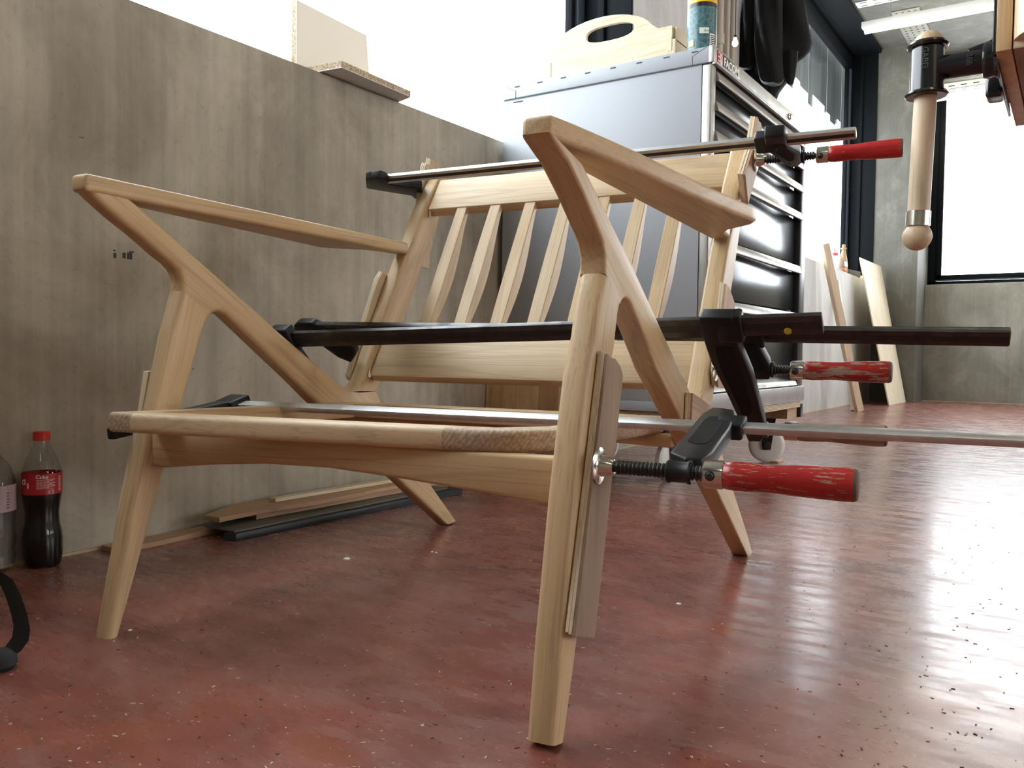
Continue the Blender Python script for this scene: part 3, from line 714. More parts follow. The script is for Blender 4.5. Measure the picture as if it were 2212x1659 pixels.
# corner block behind the left end of the front rail and glue squeeze-out
GLB = plain('dried_glue', (.75, .68, .55), .3)
part('glue_bead', GLB, chair, lambda b: add_lathe(b, W((LI+.001, -.274, .224)), unit(ez+.25*ey), [(0, 0), (.004, .0012), (.03, .0009), (.05, 0)], 8))
part('glue_bead', GLB, chair, lambda b: add_lathe(b, W((LI+.004, .222, .334)), ez, [(0, 0), (.003, .003), (.012, .0015), (.02, 0)], 8))
part('glue_bead', GLB, chair, lambda b: add_lathe(b, W((LI+.004, .428, .681)), -ez, [(0, .001), (.004, .002), (.012, .0025), (.016, 0)], 8))
# loose seat frame resting on both seat rails
sf = thing('seat_frame', 'loose oak seat frame with one rounded front corner resting between the chair legs', 'seat frame', W((0, -.1, .269)))
def zt_at(y): return .302-(y+.345)*.0175
def seatp(name, pts, mat, grain, w=.007, nb=()):
    bm = NB(); P = [W((x, y, zt_at(y)-.0255)) for x, y in pts]; add_prism(bm, P, ez*.0255, w, 4, 0, nb); return finish(name, bm, mat, sf, grain, ang=50)
seatp('end_block', [(-.305, -.338), (-.300, -.346), (-.292, -.3475), (-.262, -.343), (-.262, -.322), (-.3045, -.322)], OAKE, ey, nb=(3, 4))
seatp('side_rail', [(-.3045, -.322), (-.262, -.322), (-.262, .165), (-.303, .165)], OAK, ey, nb=(0, 1))
seatp('front_rail', [(-.262, -.343), (.165, -.2785), (.165, -.232), (-.262, -.295)], OAKP, ex, .007, nb=(1, 3))
seatp('side_rail', [(.165, -.2785), (.205, -.272), (.232, -.265), (.252, -.252), (.268, -.233), (.279, -.208), (.2815, -.17), (.290, .165), (.248, .165), (.24, -.17), (.205, -.225), (.165, -.232)], OAKE, ey, nb=(11,))
seatp('rear_rail', [(-.262, .118), (.248, .118), (.248, .165), (-.262, .165)], OAK, ex, .003)

# ------------------------------------------------------------ cauls (scrap strips under the clamps)
def caul(label, pts, plane, to, mat=PLYD, gdir=None, loc=None):
    P = [lx(px, py, plane) for px, py in pts]
    t = thing('caul_board', label, 'scrap board', min(P, key=lambda p: p[2]), group='scrap strips under the clamps')
    gd = gdir if gdir is not None else max((P[i]-P[0] for i in range(len(P))), key=np.linalg.norm)
    sgn = 1 if to > plane else -1; n = 3; th = abs(to-plane)
    for k in range(n):
        m_ = mat if k == 0 else (PLY if k == 1 else PLYB)
        bm = NB(); add_prism(bm, [p+ex*sgn*th*k/n+ (unit(gd)*(-.0015*k)) for p in P], ex*sgn*(th/n*.97), .0003, 1); finish('ply_layer', bm, PLYL if k else m_, t, gd)
    return t
PLYL = wood('light_ply_core', (.70, .58, .41), (.6, .48, .32), (.76, .65, .48), .6, .8)
caul('splintered plywood strip on the outside of the right front leg', [(1313, 764), (1283.5, 1020), (1242, 1376), (1285, 1377.6), (1323, 1031), (1346, 812), (1340, 790), (1330, 775), (1320, 772)], .3515, .3405)
ya = [lx(px, py, -.350) for px, py in ((309, 801), (297, 882), (270, 1015), (250, 1118))]
bm = NB(); cl = thing('caul_board', 'thin pale strip on the outside of the left front leg', 'scrap board', ya[3], group='scrap strips under the clamps')
part('strip', PLYL, cl, lambda b: add_prism(b, ya+[p+ey*.045 for p in ya[::-1]], ex*.010, .001, 1), grain=ya[0]-ya[3])
caul('splintered strip at the top outside of the left back post', [(918, 359), (921, 353), (928, 356), (930, 343), (939, 347), (946, 351), (956, 363), (951, 456), (930, 546), (927, 581), (889, 569), (905, 461), (911, 410)], LO-.001, LO-.012, PLY)
caul('broken strip low on the outside of the left back post', [(817, 604), (827, 588), (836, 593), (840, 600), (845, 594), (853, 600), (852, 625), (800, 760), (772, 820), (758, 824), (754.6, 814), (787, 701)], LO-.001, LO-.012, PLY)
caul('splintered strip at the top outside of the right back post', [(1637, 252), (1640, 262), (1644, 265), (1646, 280), (1651, 311), (1638.5, 361), (1619.5, 430), (1617, 441), (1610, 377), (1627, 321)], .3545, .3405, PLYB)
caul('broken strip low on the outside of the right back post', [(1569, 613), (1576, 622), (1588, 656), (1586, 700), (1574, 790), (1563, 838), (1552, 836), (1549, 806), (1561, 690)], .3515, .3405, PLYB)
caul('triangular brown offcut clamped where the right back post meets the rear leg', [(1497, 849), (1597, 918), (1575, 945), (1493, 935)], .3505, .3405, PLYB)

BLACKR = plain('matt_black_recess', (.012, .012, .013), .75, 0, Specular_IOR_Level=.2)
# ------------------------------------------------------------ F-clamps
def clamp(label, bar0, bar1, wdir, bw, bt, screw_y, screw_z, pad_x, screw_end, handle, fixed_px, slide_px, jaw_at, boss, red, steel, handle_r=.0155, pivot=None):
    """all points in the chair's frame; bars run along the chair's width"""
    B0, B1 = np.array(bar0), np.array(bar1); b = unit(B1-B0)
    t = thing('bar_clamp', label, 'clamp', (B0+B1)/2, group='F-clamps on the chair')
    wd = unit(wdir[0]*ey+wdir[1]*ez); wd = unit(wd-b*(wd @ b)); nd = np.cross(b, wd)
    L = np.linalg.norm(B1-B0)
    bar = part('bar', steel, t, lambda q: add_box(q, (B0+B1)/2, (b, wd, nd), (L, bw, bt), .0022, 2))
    if steel is not STEEL or wdir[0] > 0: part('edge_groove', BLACKS, bar, lambda q: [add_box(q, (B0+B1)/2+nd*s*(bt/2), (b, wd, nd), (L*.995, bw*.34, .0006)) for s in (1, -1)])
    S = lambda x: W((x, screw_y, screw_z))
    xq = (B0-OO) @ ex
    mid = S(0); bm_ = B0+b*((mid-B0) @ b)
    T = unit(mid-bm_); N = unit(np.cross(b, T))
    def jaw(name, pts, thick, inner=.62):
        P = [hit(px, py, bm_, N) for px, py in pts]; c = sum(P)/len(P)
        j = part(name, BLACKM, t, lambda q: add_prism(q, [p-N*thick/2 for p in P], N*thick, .0025, 2), ang=50)
        if inner:
            Q = [c+(p-c)*np.array(1.0)*inner for p in P]
            part('recess', BLACKR, j, lambda q: [add_prism(q, [c+(p-c)*inner+N*s*(thick/2+.0002) for p in P], N*s*.0004) for s in (1, -1)])
        return j
    if fixed_px: jaw('fixed_jaw', fixed_px, .017, 0)
    else:
        LT_ = np.linalg.norm(mid-bm_); q0 = (bm_-OO) @ ex
        Q = [(-.394, -bw/2-.008), (-.362, -bw/2-.008), (-.360, bw/2+.01), (-.365, LT_*.72), (-.352, LT_-.014), (-.352, LT_+.010), (-.364, LT_+.014), (-.379, LT_*.8), (-.394, bw/2+.005)]
        Q[4:7] = [(-.352, LT_-.014), (-.352, LT_+.022), (-.362, LT_+.026)]
        fj = part('fixed_jaw', BLACKM, t, lambda q: add_prism(q, [bm_+b*(x-q0)+T*t_-N*.0085 for x, t_ in Q], N*.017, .003, 2), ang=50)
        part('socket', BLACKM, fj, lambda q: add_box(q, bm_+b*(-.375-q0), (b, wd, nd), (.044, bw+.022, bt+.014), .005, 3))
    sj = jaw('sliding_jaw', slide_px, .019, .55)
    part('collar', BLACKM, sj, lambda q: add_box(q, B0+b*jaw_at, (b, wd, nd), (.034, bw+.014, bt+.012), .004, 3))
    d = ex
    part('boss', BLACKM, sj, lambda q: add_lathe(q, S(boss[0]), d, [(0, .0085), (0, .0105), (.002, .0118), (.005, .0105), (boss[1]-boss[0]-.006, .0105), (boss[1]-boss[0]-.002, .0122), (boss[1]-boss[0], .0105), (boss[1]-boss[0], .008)], 24))
    n = int((screw_end-pad_x-.02)/.0042); prof = [(0, .0055), (.006, .0055)]
    for k in range(n): prof += [(.008+k*.0042, .0056), (.0091+k*.0042, .0074), (.0107+k*.0042, .0074), (.0118+k*.0042, .0056)]
    prof += [(screw_end-pad_x-.012, .0056)]
    part('screw', BLACKS, t, lambda q: add_lathe(q, S(pad_x+.012), d, prof, 20), ang=60)
    part('swivel_pad', CHROME, t, lambda q: add_lathe(q, S(pad_x), d, [(0, 0), (0, .0185), (.0015, .019), (.003, .0165), (.004, .011), (.010, .010), (.014, .009), (.017, .0075), (.018, .0055)], 30))
    h0, h1 = handle
    fer = part('ferrule', CHROME, t, lambda q: add_lathe(q, S(screw_end), d, [(0, .006), (.0005, .0125), (.002, .0138), (h0-screw_end-.001, .0138), (h0-screw_end+.001, .0132)], 28))
    pd = unit(CAM-S(screw_end+.01)); pd = unit(pd-d*(pd @ d)-ez*.12)
    part('rivet', BLACKS, fer, lambda q: add_lathe(q, S(screw_end+.0085)+pd*.0125, pd, [(0, .0052), (.0012, .0048), (.0016, .0035), (.0030, .0026), (.0034, 0)], 16))
    HL = h1-h0; k = handle_r/.0165
    hp = [(0, .012*k), (.002, .0140*k), (.10*HL, .0149*k), (.2*HL, .0146*k), (.32*HL, .0138*k), (.42*HL, .0141*k), (.55*HL, .0152*k), (.75*HL, .0161*k), (.9*HL, .0165*k), (HL-.004, .0162*k), (HL-.0012, .0150*k), (HL, .0128*k), (HL, 0)]
    bm = NB(); add_lathe(bm, S(h0), d, hp[:-3], 36, cap=False); hd = finish('handle', bm, red, t, d, ang=60)
    part('handle_end', HEND, hd, lambda q: add_lathe(q, S(h0), d, hp[-4:], 36, cap=False))
    return t
c1_0 = lx(505, 874, -.372); c1_1 = ly(2270, 955, -.067)
clamp('large clamp at the front, its scuffed red handle beside the right front leg', c1_0, c1_1, (-.96, -.28), .0215, .009, -.277, .2715, .352, .4605, (.479, .599),
      None,
      [(1455, 1000), (1447, 996), (1480, 955), (1517, 908), (1538, 895), (1566, 897), (1586, 901), (1590, 910), (1577, 940), (1540, 994), (1520, 1008), (1480, 1010)],
      .81, (.424, .449), RED1, STEEL)
c2_0 = lx(832, 387, -.372); c2_1 = ly(1850, 287, .356)
clamp('topmost clamp along the top back rail, with a bright red unscuffed handle', c2_0, c2_1, (.8, -.6), .02, .009, .462, .7325, .3555, .458, (.478, .595),
      [(790, 381), (802, 377), (822, 376), (836, 381), (842, 391), (890, 398), (912, 398), (914, 421), (896, 422), (889, 415), (792, 399)],
      [(1651, 284), (1694, 281), (1700, 290), (1701, 304), (1728, 321), (1732, 341), (1723, 350), (1708, 351), (1686, 336), (1655, 313)],
      .765, (.412, .440), RED2, STEEL)
c3_0 = lx(684, 709, -.384); c3_1 = ly(2183, 728, .167)
clamp('clamp on the back posts at mid height with a flaking red handle', c3_0, c3_1, (.75, -.66), .028, .010, .212, .3655, .352, .463, (.481, .600),
      [(639, 697), (647, 692), (677, 692), (690, 699), (735, 720), (770, 745), (772, 760), (762, 778), (735, 767), (717, 754), (690, 735), (640, 716)],
      [(1590, 712), (1636, 712), (1640, 738), (1662, 778), (1668, 800), (1664, 812), (1628, 812), (1616, 785), (1600, 740)],
      .80, (.412, .44), RED3, STEELD)
c4_0 = ly(612, 733, .07); c4_1 = ly(1778, 698, .05)
clamp('heavy dark clamp crossing the middle of the chair, its worn handle mostly bare wood', c4_0, c4_1, (.55, -.83), .029, .010, .203, .2765, .352, .457, (.476, .597),
      None,
      [(1513, 676), (1584, 676), (1587, 692), (1595, 731), (1625, 802), (1652, 903), (1656, 930), (1645, 945), (1618, 944), (1604, 911), (1576, 849), (1540, 777), (1525, 734), (1513, 692)],
      .79, (.407, .435), RED4, STEELD)

q = ly(1703, 711, .055); cl4 = [o for o in bpy.data.objects if o.name.startswith('bar_clamp') and 'middle of the chair' in o.get('label', '')][0]
nn = unit(np.cross(c4_1-c4_0, .55*ey-.83*ez)); nn = nn if nn @ (CAM-q) > 0 else -nn
part('yellow_dot', plain('yellow_paint', (.6, .45, .03), .5), cl4, lambda b: add_lathe(b, q+nn*(.0053-((q-c4_0) @ nn)), nn, [(0, .005), (.0006, .0045), (.0007, 0)], 16))
# ------------------------------------------------------------ bench end with wooden-handled vise (upper right)
XV, ZV = -.115, .84
bench = thing('workbench', 'end of a workbench with brown plywood underside at the upper right edge', 'workbench', (.6, 1.75, 0))
part('apron_block', PLYD, bench, lambda b: add_aabb(b, (XV+.022, 1.45, ZV), (.55, 1.93, ZV+.003), .0005), grain=(0, 1, 0))
part('core_block', BEECH, bench, lambda b: add_aabb(b, (XV+.022, 1.452, ZV+.003), (.55, 1.93, ZV+.24), .001), grain=(0, 0, 1))
part('edge_board', PINE, bench, lambda b: add_aabb(b, (XV, 1.45, ZV), (XV+.020, 1.93, ZV+.24), .001), grain=(0, 0, 1))
part('rounded_jaw', BEECH, bench, lambda b: add_lathe(b, (XV+.105, 1.47, ZV+.012), ez, [(0, .085), (.23, .085)], 40), grain=(0, 0, 1))
part('bench_top', BEECH, bench, lambda b: add_aabb(b, (-.1, 1.40, ZV+.24), (1.9, 2.1, ZV+.30), .003), grain=(1, 0, 0))
part('leg', BEECH, bench, lambda b: add_aabb(b, (1.0, 1.5, 0), (1.1, 1.6, ZV+.24), .003), grain=(0, 0, 1))
part('leg', BEECH, bench, lambda b: add_aabb(b, (1.0, 1.9, 0), (1.1, 2.0, ZV+.24), .003), grain=(0, 0, 1))
part('leg', BEECH, bench, lambda b: add_aabb(b, (1.75, 1.5, 0), (1.85, 1.6, ZV+.24), .003), grain=(0, 0, 1))
part('leg', BEECH, bench, lambda b: add_aabb(b, (1.75, 1.9, 0), (1.85, 2.0, ZV+.24), .003), grain=(0, 0, 1))
vise = thing('bench_vise', 'black cast-iron vise arm with a T-shaped collar on the bench end', 'vise', (XV, 1.53, ZV))
yv = 1.515
def on(px, py): return wy(px, py, yv)
T0 = on(2003, 146); axz = on(2075, 140)[2]
A_ = np.array([T0[0], yv, axz])
part('flange', BLACKE, vise, lambda b: [add_aabb(b, (XV-.006, 1.462, ZV+.004), (XV, 1.60, ZV+.20), .002), add_prism(b, [(XV-.004, 1.50, ZV+.03), (XV-.004, 1.75, ZV+.002), (XV-.004, 1.80, ZV-.012), (XV-.004, 1.62, ZV-.012), (XV-.004, 1.5, ZV+.0)], (.004, 0, 0))])
part('screw_housing', BLACKE, vise, lambda b: add_lathe(b, A_, (1, 0, 0), [(0, .019), (.078, .019), (.080, .026), (.086, .028), (.094, .026), (.096, .0265), (XV-A_[0], .030)], 32))
part('rib', BLACKE, vise, lambda b: [add_prism(b, [A_+np.array([XV-A_[0]-.045, -.004, .022]), A_+np.array([XV-A_[0]-.012, -.004, .030]), A_+np.array([XV-A_[0], -.004, .060]), A_+np.array([XV-A_[0], -.004, .0])], (0, .012, 0), .002, 2)])
tee = part('tee_collar', BLACKE, vise, lambda b: add_lathe(b, A_-ez*.043, ez, [(0, .0205), (0, .030), (.003, .0325), (.007, .030), (.008, .0255), (.076, .0245), (.077, .029), (.081, .031), (.085, .029), (.087, .0205)], 40))
lb = wx(2150, 194, XV-.014)
part('lower_block', BLACKE, vise, lambda b: add_box(b, lb, WAX, (.026, .05, .034), .006, 3))
part('block_bracket', BLACKE, vise, lambda b: add_aabb(b, (XV-.006, lb[1]-.02, lb[2]), (XV, lb[1]+.02, max(ZV+.012, lb[2]+.02)), .001))
text_part('cast_lettering', 'GABEL', plain('cast_letter', (.09, .09, .095), .3), vise, A_+np.array([-.004, -.0250, .030]), -ez, (1, 0, 0), .0125, .0016)
text_part('cast_lettering', '386', plain('cast_letter_b', (.05, .05, .055), .3), vise, A_+np.array([.058, -.0192, .010]), -ez, (1, 0, 0), .012, .0016)
hb = on(1981, 512); ht = on(2008, 66)
dH = unit(ht-hb); LH = np.linalg.norm(ht-hb)
hnd = thing('vise_handle', 'turned wooden vise handle with ball ends hanging through the black collar', 'handle', hb)
rs = .0168
part('shaft', BEECH, hnd, lambda b: add_lathe(b, hb, dH, [(.018, rs), (LH*.5, rs*1.02), (LH-.05, rs)], 32), grain=dH)
part('ball_end', BEECH, hnd, lambda b: add_lathe(b, hb-dH*.022, dH, [(.0225*(1-math.cos(a)), .0225*math.sin(a)) for a in np.linspace(0, math.pi*.78, 14)], 32), grain=dH)
part('ferrule', CHROME, hnd, lambda b: add_lathe(b, hb, dH, [(.017, .0165), (.0175, .0185), (.041, .0185), (.0415, .0165)], 32))
part('ball_end', BEECH, hnd, lambda b: add_lathe(b, ht-dH*.036, dH, [(0, .0235), (.012, .0235)]+[(.012+.0235*math.sin(a), .0235*math.cos(a)) for a in np.linspace(.15, math.pi/2, 9)], 32), grain=dH)

# ------------------------------------------------------------ things along the left wall
def cola():
    b0 = wz(92, 1222, 0)+np.array([.0, .0, 0])
    t = thing('cola_bottle', 'cola bottle with red cap and red label, half full, by the left wall', 'bottle', b0)
    r = [(0, .022), (.004, .029), (.02, .0318), (.05, .0325), (.062, .031), (.078, .0275), (.098, .027), (.118, .030), (.128, .0315), (.131, .0318), (.168, .0318), (.176, .0295), (.19, .0245), (.205, .0175), (.215, .0135), (.222, .0125), (.23, .0125)]
    gl = MT('clear_pet'); PET = gl.set(Base_Color=(.95, .97, .97), Roughness=.05, Transmission_Weight=1.0, IOR=1.25, Alpha=1.0)
    part('shell', glass_mat('pet_film', .04, (.86, .87, .86)), t, lambda b: add_lathe(b, b0, ez, r, 40))
    part('drink', plain('cola', (.006, .003, .003), .3, 0, Specular_IOR_Level=.25), t, lambda b: add_lathe(b, b0, ez, [(.003, .0), (.0035, .028)]+[(z, q-.0006) for z, q in r[2:9]]+[(.13, .0305), (.130, 0)], 40))
    lab = part('label', plain('red_label', (.42, .012, .02), .35), t, lambda b: add_lathe(b, b0+ez*.130, ez, [(0, .0321), (.036, .0321)], 48, cap=False))
    part('cap', plain('red_cap', (.55, .02, .015), .35), t, lambda b: add_lathe(b, b0+ez*.222, ez, [(0, .0142), (.001, .0150), (.003, .0142), (.014, .0138), (.0155, .012), (.016, 0)], 32))
    v = unit(np.array([CAM[0]-b0[0], CAM[1]-b0[1], 0])); rt = np.cross(ez, v)
    WT_ = plain('label_print', (.8, .72, .7), .5)
    def at(ang, z): a = v*math.cos(ang)+rt*math.sin(ang); return b0+a*.0323+ez*z, np.cross(ez, a)
    p, r_ = at(-.30, .1585); text_part('label_title', 'Coke', WT_, lab, p, r_, ez, .009, .0003, bold=.0002)
    p, r_ = at(-1.22, .146); text_part('label_script', 'ca', WT_, lab, p, unit(r_+ez*.2), ez, .020, .0003)
    def lines(b):
        for k in range(9):
            z = .156-.0019*k; w0 = [.9, .8, .6, .9, .75, .9, .85, .5, .8][k]
            for j in range(6):
                if j/6 > w0: break
                p, r2 = at(-.28+j*.16+.08, z); add_box(b, p, (r2, np.cross(r2, ez), ez), (.0046, .0003, .0005))
        for k in range(4):
            for j in range(2): p, r2 = at(.35+.2*j, .1375-.002*k); add_box(b, p, (r2, np.cross(r2, ez), ez), (.004, .0003, .0005))
        for k in range(11): p, r2 = at(.98, .160-.0024*k); add_box(b, p, (r2, np.cross(r2, ez), ez), (.005, .0003, .0009))
        p, r2 = at(-.72, .146); add_box(b, p, (r2, np.cross(r2, ez), ez), (.003, .0003, .009))
    part('label_lines', WT_, lab, lines)
cola()
def water():
    b0 = wz(-24, 1234, 0)
    t = thing('water_bottle', 'clear empty plastic bottle at the left edge beside the cola bottle', 'bottle', b0)
    r = [(0, .03), (.004, .038), (.03, .041), (.035, .039), (.06, .0415), (.065, .0395), (.10, .0415), (.155, .0415), (.18, .034), (.205, .0135), (.225, .0125)]
    part('shell', glass_mat('pet_film_clear', .05, (.84, .84, .87)), t, lambda b: add_lathe(b, b0, ez, r, 36))
    part('label', plain('pink_white_label', (.55, .42, .44), .5), t, lambda b: add_lathe(b, b0+ez*.105, ez, [(0, .0418), (.045, .0418)], 36, cap=False))
    v = unit(np.array([CAM[0]-b0[0], CAM[1]-b0[1], 0])); rt = np.cross(ez, v)
    def at(ang, z): a = v*math.cos(ang)+rt*math.sin(ang); return b0+a*.0420+ez*z, np.cross(ez, a)
    part('label_marks', SEAM, t, lambda b: [add_box(b, at(.75, .112+.005*k)[0], (at(.75, 0)[1], v, ez), (.006, .0008, .0012)) for k in range(6)])
    part('cap', WHITE, t, lambda b: add_lathe(b, b0+ez*.225, ez, [(0, .0142), (.014, .0138), (.0155, 0)], 24))
water()
def strap():
    P = [wz(-40, 1440, 0), wz(-10, 1452, 0), wz(8, 1440, .0)]
    t = thing('black_strap', 'looped black webbing strap on the floor at the left edge', 'strap', P[0])
    c = wz(-6, 1418, 0); vr = unit(np.array([R_[0], R_[1], 0])); n = np.cross(vr, ez)
    loop = []
    for px, py in ((-30, 1225), (-8, 1238), (10, 1250), (28, 1285), (41, 1325), (47, 1355), (44, 1380), (28, 1402), (12, 1412)):
        loop.append(hit(px, py, c, unit(np.array([F_[0], F_[1], 0]))))
    F2 = unit(np.array([F_[0], F_[1], 0]))*.4+vr*.0
    def rib(b):
        t_ = bmesh.new(); rows = []
        for i, p in enumerate(loop):
            d = unit(loop[min(i+1, len(loop)-1)]-loop[max(i-1, 0)]); nn = unit(np.cross(d, F2)); wv = unit(unit(F2)*.35+vr*-.9)*.013
            rows.append([t_.verts.new(Vector(q)) for q in (p-wv-nn*.001, p+wv-nn*.001, p+wv+nn*.001, p-wv+nn*.001)])
        for A, B in zip(rows, rows[1:]):
            for k in range(4): t_.faces.new((A[k], A[(k+1) % 4], B[(k+1) % 4], B[k]))
        t_.faces.new(rows[0][::-1]); t_.faces.new(rows[-1]); merge(b, t_)
    BK = plain('black_webbing', (.01, .011, .012), .8)
    part('webbing', BK, t, rib, ang=60)
    k = wz(-2, 1445, 0)
    part('strap_end', BK, t, lambda b: add_lathe(b, k+ez*.0, ez, [(0, .016), (.006, .02), (.014, .019), (.022, .012), (.026, 0)], 20))
strap()

# planks on the floor along the wall
def plank(label, pts, z0, th, mat, grain, w=.0008):
    bm = NB(); add_prism(bm, [(p[0], p[1], z0) for p in pts], (0, 0, th), w, 1)
    o = finish('plank', bm, mat, None, grain); tag(o, label, 'board', 'scrap boards by the wall'); return o
def fp(px, py, z=0): return wz(px, py, z)[:2]
plank('thin brown batten lying flat against the wall, leftmost of the scrap boards', [(-1.478, .90), (-1.505, 1.42), (-1.538, 1.42), (-1.535, .90)], 0, .010, PLYB, (0, 1, 0))
bar_ = plank('long black square bar lying on the floor in front of the scrap boards', [fp(483, 1168), fp(510, 1170), (-1.385, 1.84), (-1.43, 1.84)], 0, .016, plain('black_bar', (.018, .02, .024), .5), (0, 1, 0), .001)
plank('dark grey brown board lying on the black bar', [(-1.50, 1.10), (-1.40, 1.10), (-1.405, 1.80), (-1.49, 1.80)], .0165, .004, DARKW, (0, 1, 0))
plank('lower plywood offcut under the notched board, next to the wall', [(-1.535, 1.20), (-1.455, 1.20), (-1.44, 1.72), (-1.535, 1.72)], .021, .012, PLYB, (0, 1, 0))
nb = [wz(440, 1121, .036), wz(474, 1127, .036), wz(560, 1105, .040), wz(700, 1078, .046), (-1.44, 1.66, 0), (-1.53, 1.62, 0), wz(497, 1092, .036), wz(492, 1100, .036), wz(470, 1110, .036)]
plank('notched reddish plywood board lying slanted on top of the pile', [(max(-1.54, p[0]), p[1]) for p in nb], .034, .010, PLYB, (0, 1, 0))
q0 = wz(582, 1076, .052)
plank('short narrow ply strip lying on the notched plywood board', [(q0[0], q0[1]), (q0[0]+.02, q0[1]+.0), (-1.47, 1.66), (-1.50, 1.66)], .0445, .009, PLY, (0, 1, 0))
# laminated board leaning beside the cabinet
lam = thing('laminated_board', 'board of glued pale and brown staves standing behind the chair beside the cabinet', 'board', (-1.4, 2.15, 0))
xs = [wy(px, 860, 2.15)[0] for px in (1043, 1100, 1157, 1200, 1255)]
for i in range(4):
    part('stave', [PINE, PINE, PINED, PINE][i], lam, lambda b: add_prism(b, [(xs[i]+.0003, 2.15, 0), (xs[i+1]-.0003, 2.15, 0), (xs[i+1]-.0003, 2.17, .345), (xs[i]+.0003, 2.17, .345)], (0, .018, 0), .0008, 1), grain=(0, 0, 1))

# leaning pieces at the far window
def lean(name, label, p0, p1, width, th, mat, cat='board', wdir=(0, 1, 0)):
    p0, p1 = np.array(p0, float), np.array(p1, float); d = unit(p1-p0); w = unit(np.array(wdir)-d*(d @ np.array(wdir))); n = np.cross(d, w)
    bm = NB(); add_box(bm, (p0+p1)/2+n*0, (d, w, n), (np.linalg.norm(p1-p0), width, th), .001, 1)
    o = finish(name, bm, mat, None, d); tag(o, label, cat); return o
s0 = wz(1856, 889, 0.0); s1 = wx(1781, 527, WX+.05)
lean('batten', 'long pale wooden batten leaning slanted against the wall below the tall side window', s0+ez*.004, s1, .05, .045, BEECH, wdir=(.7, .7, 0))
t0_ = wz(1842, 888, 0); t1_ = wx(1810, 607, WX+.02)
lean('batten', 'shorter white batten leaning just behind the long slanted batten', t0_+ez*.004, (WX+.02, t1_[1], min(t1_[2], 1.02)), .045, .02, plain('white_batten', (.78, .76, .7), .5))
def ply_sheet():
    A, B_, D, E_ = wz(1912, 876, 0), wz(1957, 865, 0), wx(1903, 575, WX+.03), wx(1858, 556, WX+.03)
    B_ = wy(1957, 865, YB-.02); B_[2] = 0; A[0] = B_[0]-.02; D = wy(1903, 575, YB-.05); K = wy(1907, 596, YB-.04); E_ = wx(1858, 556, D[0]-.02)
    bm = NB(); add_prism(bm, [A+ez*.002, B_+ez*.002, K, D, E_], np.array([-.010, 0, -.002]), .0008, 1)
    o = finish('plywood_sheet', bm, PLYS, None, (0, 0, 1)); tag(o, 'pale plywood sheet leaning in the far corner beside the tall window', 'board')
PLYS = wood('pale_sheet', (.74, .66, .5), (.68, .59, .43), (.79, .71, .56), .5, .3)
ply_sheet()
def sill_item(px, py, x=WX-.06): p = wx(px, py, x); return np.array([x, p[1], SILL])
s = sill_item(1822, 560)
tp = thing('turned_leg', 'small turned brown wooden spindle standing on the far sill', 'spindle', s)
part('spindle', PINED, tp, lambda b: add_lathe(b, s, ez, [(0, .03), (.03, .034), (.08, .036), (.12, .03), (.17, .018), (.2, .014), (.202, .022), (.212, .022), (.216, .012), (.232, .014), (.24, .01), (.243, 0)], 20), grain=(0, 0, 1))
s = sill_item(1806, 568, WX-.05)
bg_ = thing('plastic_bag', 'clear plastic bag with red and orange bits on the far sill', 'bag', s)
part('film', glass_mat('bag_film', .25, (.7, .72, .76)), bg_, lambda b: add_lathe(b, s, ez, [(0, .05), (.03, .085), (.07, .08), (.1, .05), (.125, .03), (.14, .045), (.142, 0)], 9), ang=10)
part('red_tie', plain('red_tie', (.6, .04, .04), .4), bg_, lambda b: [add_box(b, s+np.array([0, -.03, .13]), WAX, (.03, .05, .02), .004), add_box(b, s+np.array([0, -.05, .15]), WAX, (.006, .006, .05))])
part('orange_piece', plain('orange_bit', (.85, .22, .03), .4), bg_, lambda b: add_box(b, s+np.array([.06, .01, .012]), WAX, (.02, .04, .024), .004))
s = sill_item(1832, 580, WX-.06)
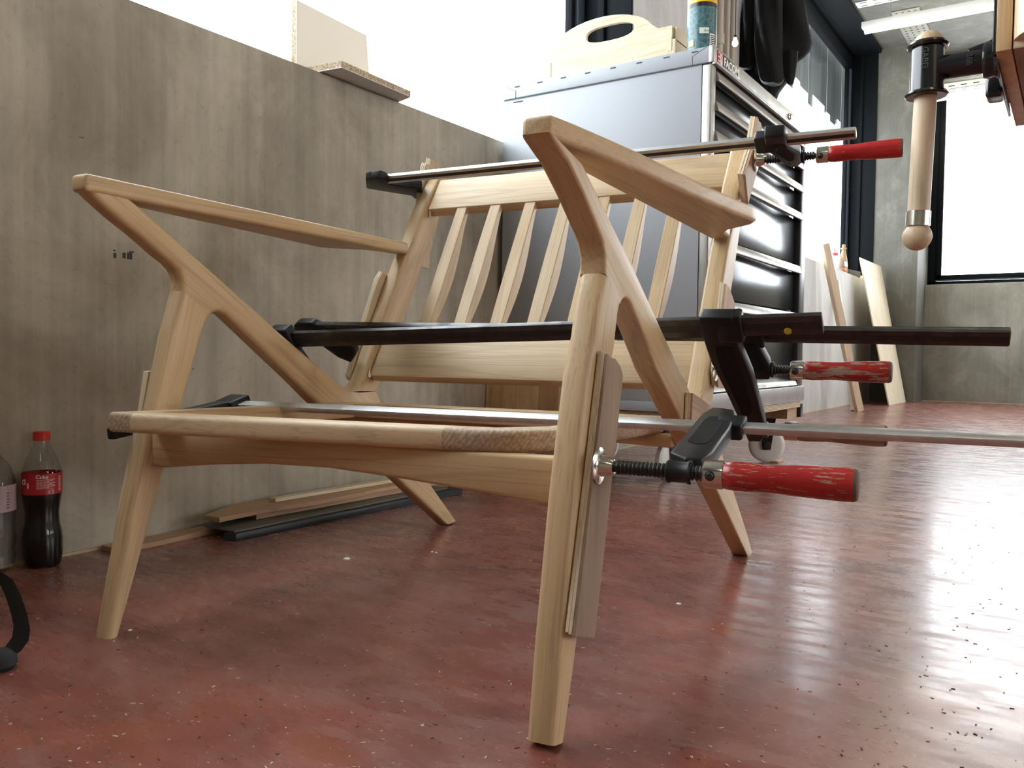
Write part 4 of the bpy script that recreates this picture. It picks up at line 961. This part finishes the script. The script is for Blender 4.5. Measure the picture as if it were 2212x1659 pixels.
bx = part('tool_box', plain('dark_case', (.03, .032, .036), .5), None, lambda b: add_box(b, s+np.array([-.02, .02, .025]), (unit((.3, 1, -.04)), unit((-1, .3, 0)), ez), (.26, .12, .05), .006))
tag(bx, 'flat dark tool case lying on the far sill beside the spindle', 'case')
s = sill_item(1855, 585, WX-.05)
nbk = part('paper_stack', plain('yellow_paper', (.78, .72, .5), .7), None, lambda b: [add_box(b, s+np.array([-.05, .02, .006+.012*k]), (unit((.2, 1, .03*k)), unit((-1, .2, 0)), ez), (.2-.02*k, .12, .012), .001) for k in range(3)])
tag(nbk, 'small stack of cream paper on the far sill next to the plywood sheet', 'paper')

# ------------------------------------------------------------ crumbs and drops on the floor
GLUE = plain('white_glue', (.85, .84, .82), .25)
for (px, py, r), lab in zip(((749, 1207, .0065), (933, 1192, .0026), (942, 1194, .003), (281, 1361, .0028), (1466, 1304, .004)),
        ('largest white glue drop on the red floor, under the front seat rail', 'left one of two tiny white glue drops side by side', 'right one of two tiny white glue drops side by side', 'white glue drop just right of the left front foot', 'white glue drop between the right front and right rear feet')):
    p = wz(px, py, 0)
    o = part('glue_drop', GLUE, None, lambda b: add_lathe(b, p, ez, [(0, r), (r*.15, r*.95), (r*.32, r*.6), (r*.38, 0)], 16)); tag(o, lab, 'glue drop', 'glue drops on the floor')
bm = NB(); rnd = random.Random(3)
for i in range(900):
    px, py = rnd.uniform(0, 2212), 900+760*rnd.random()**.8
    p = wz(px, py, 0)
    if p[0] < WX+.02 or p[1] > YB: continue
    s_ = rnd.uniform(.0006, .0020)*(1 if py > 1100 else 1.6); a = rnd.uniform(0, 3.14)
    d = np.array([math.cos(a), math.sin(a), 0]); add_box(bm, p+ez*.0004, (d, np.cross(ez, d), ez), (s_*rnd.uniform(1, 3.2), s_*.7, .0006))
    if i % 3 == 0:
        for f in bm.faces[-6:]: f.material_index = 1
o = finish('sawdust', bm, [plain('chip_pale', (.62, .48, .36), .8), plain('chip_dark', (.06, .03, .025), .8)], None, smooth=False)
tag(o, 'scattered pale sawdust and dark crumbs over the red floor', 'sawdust', kind='stuff')
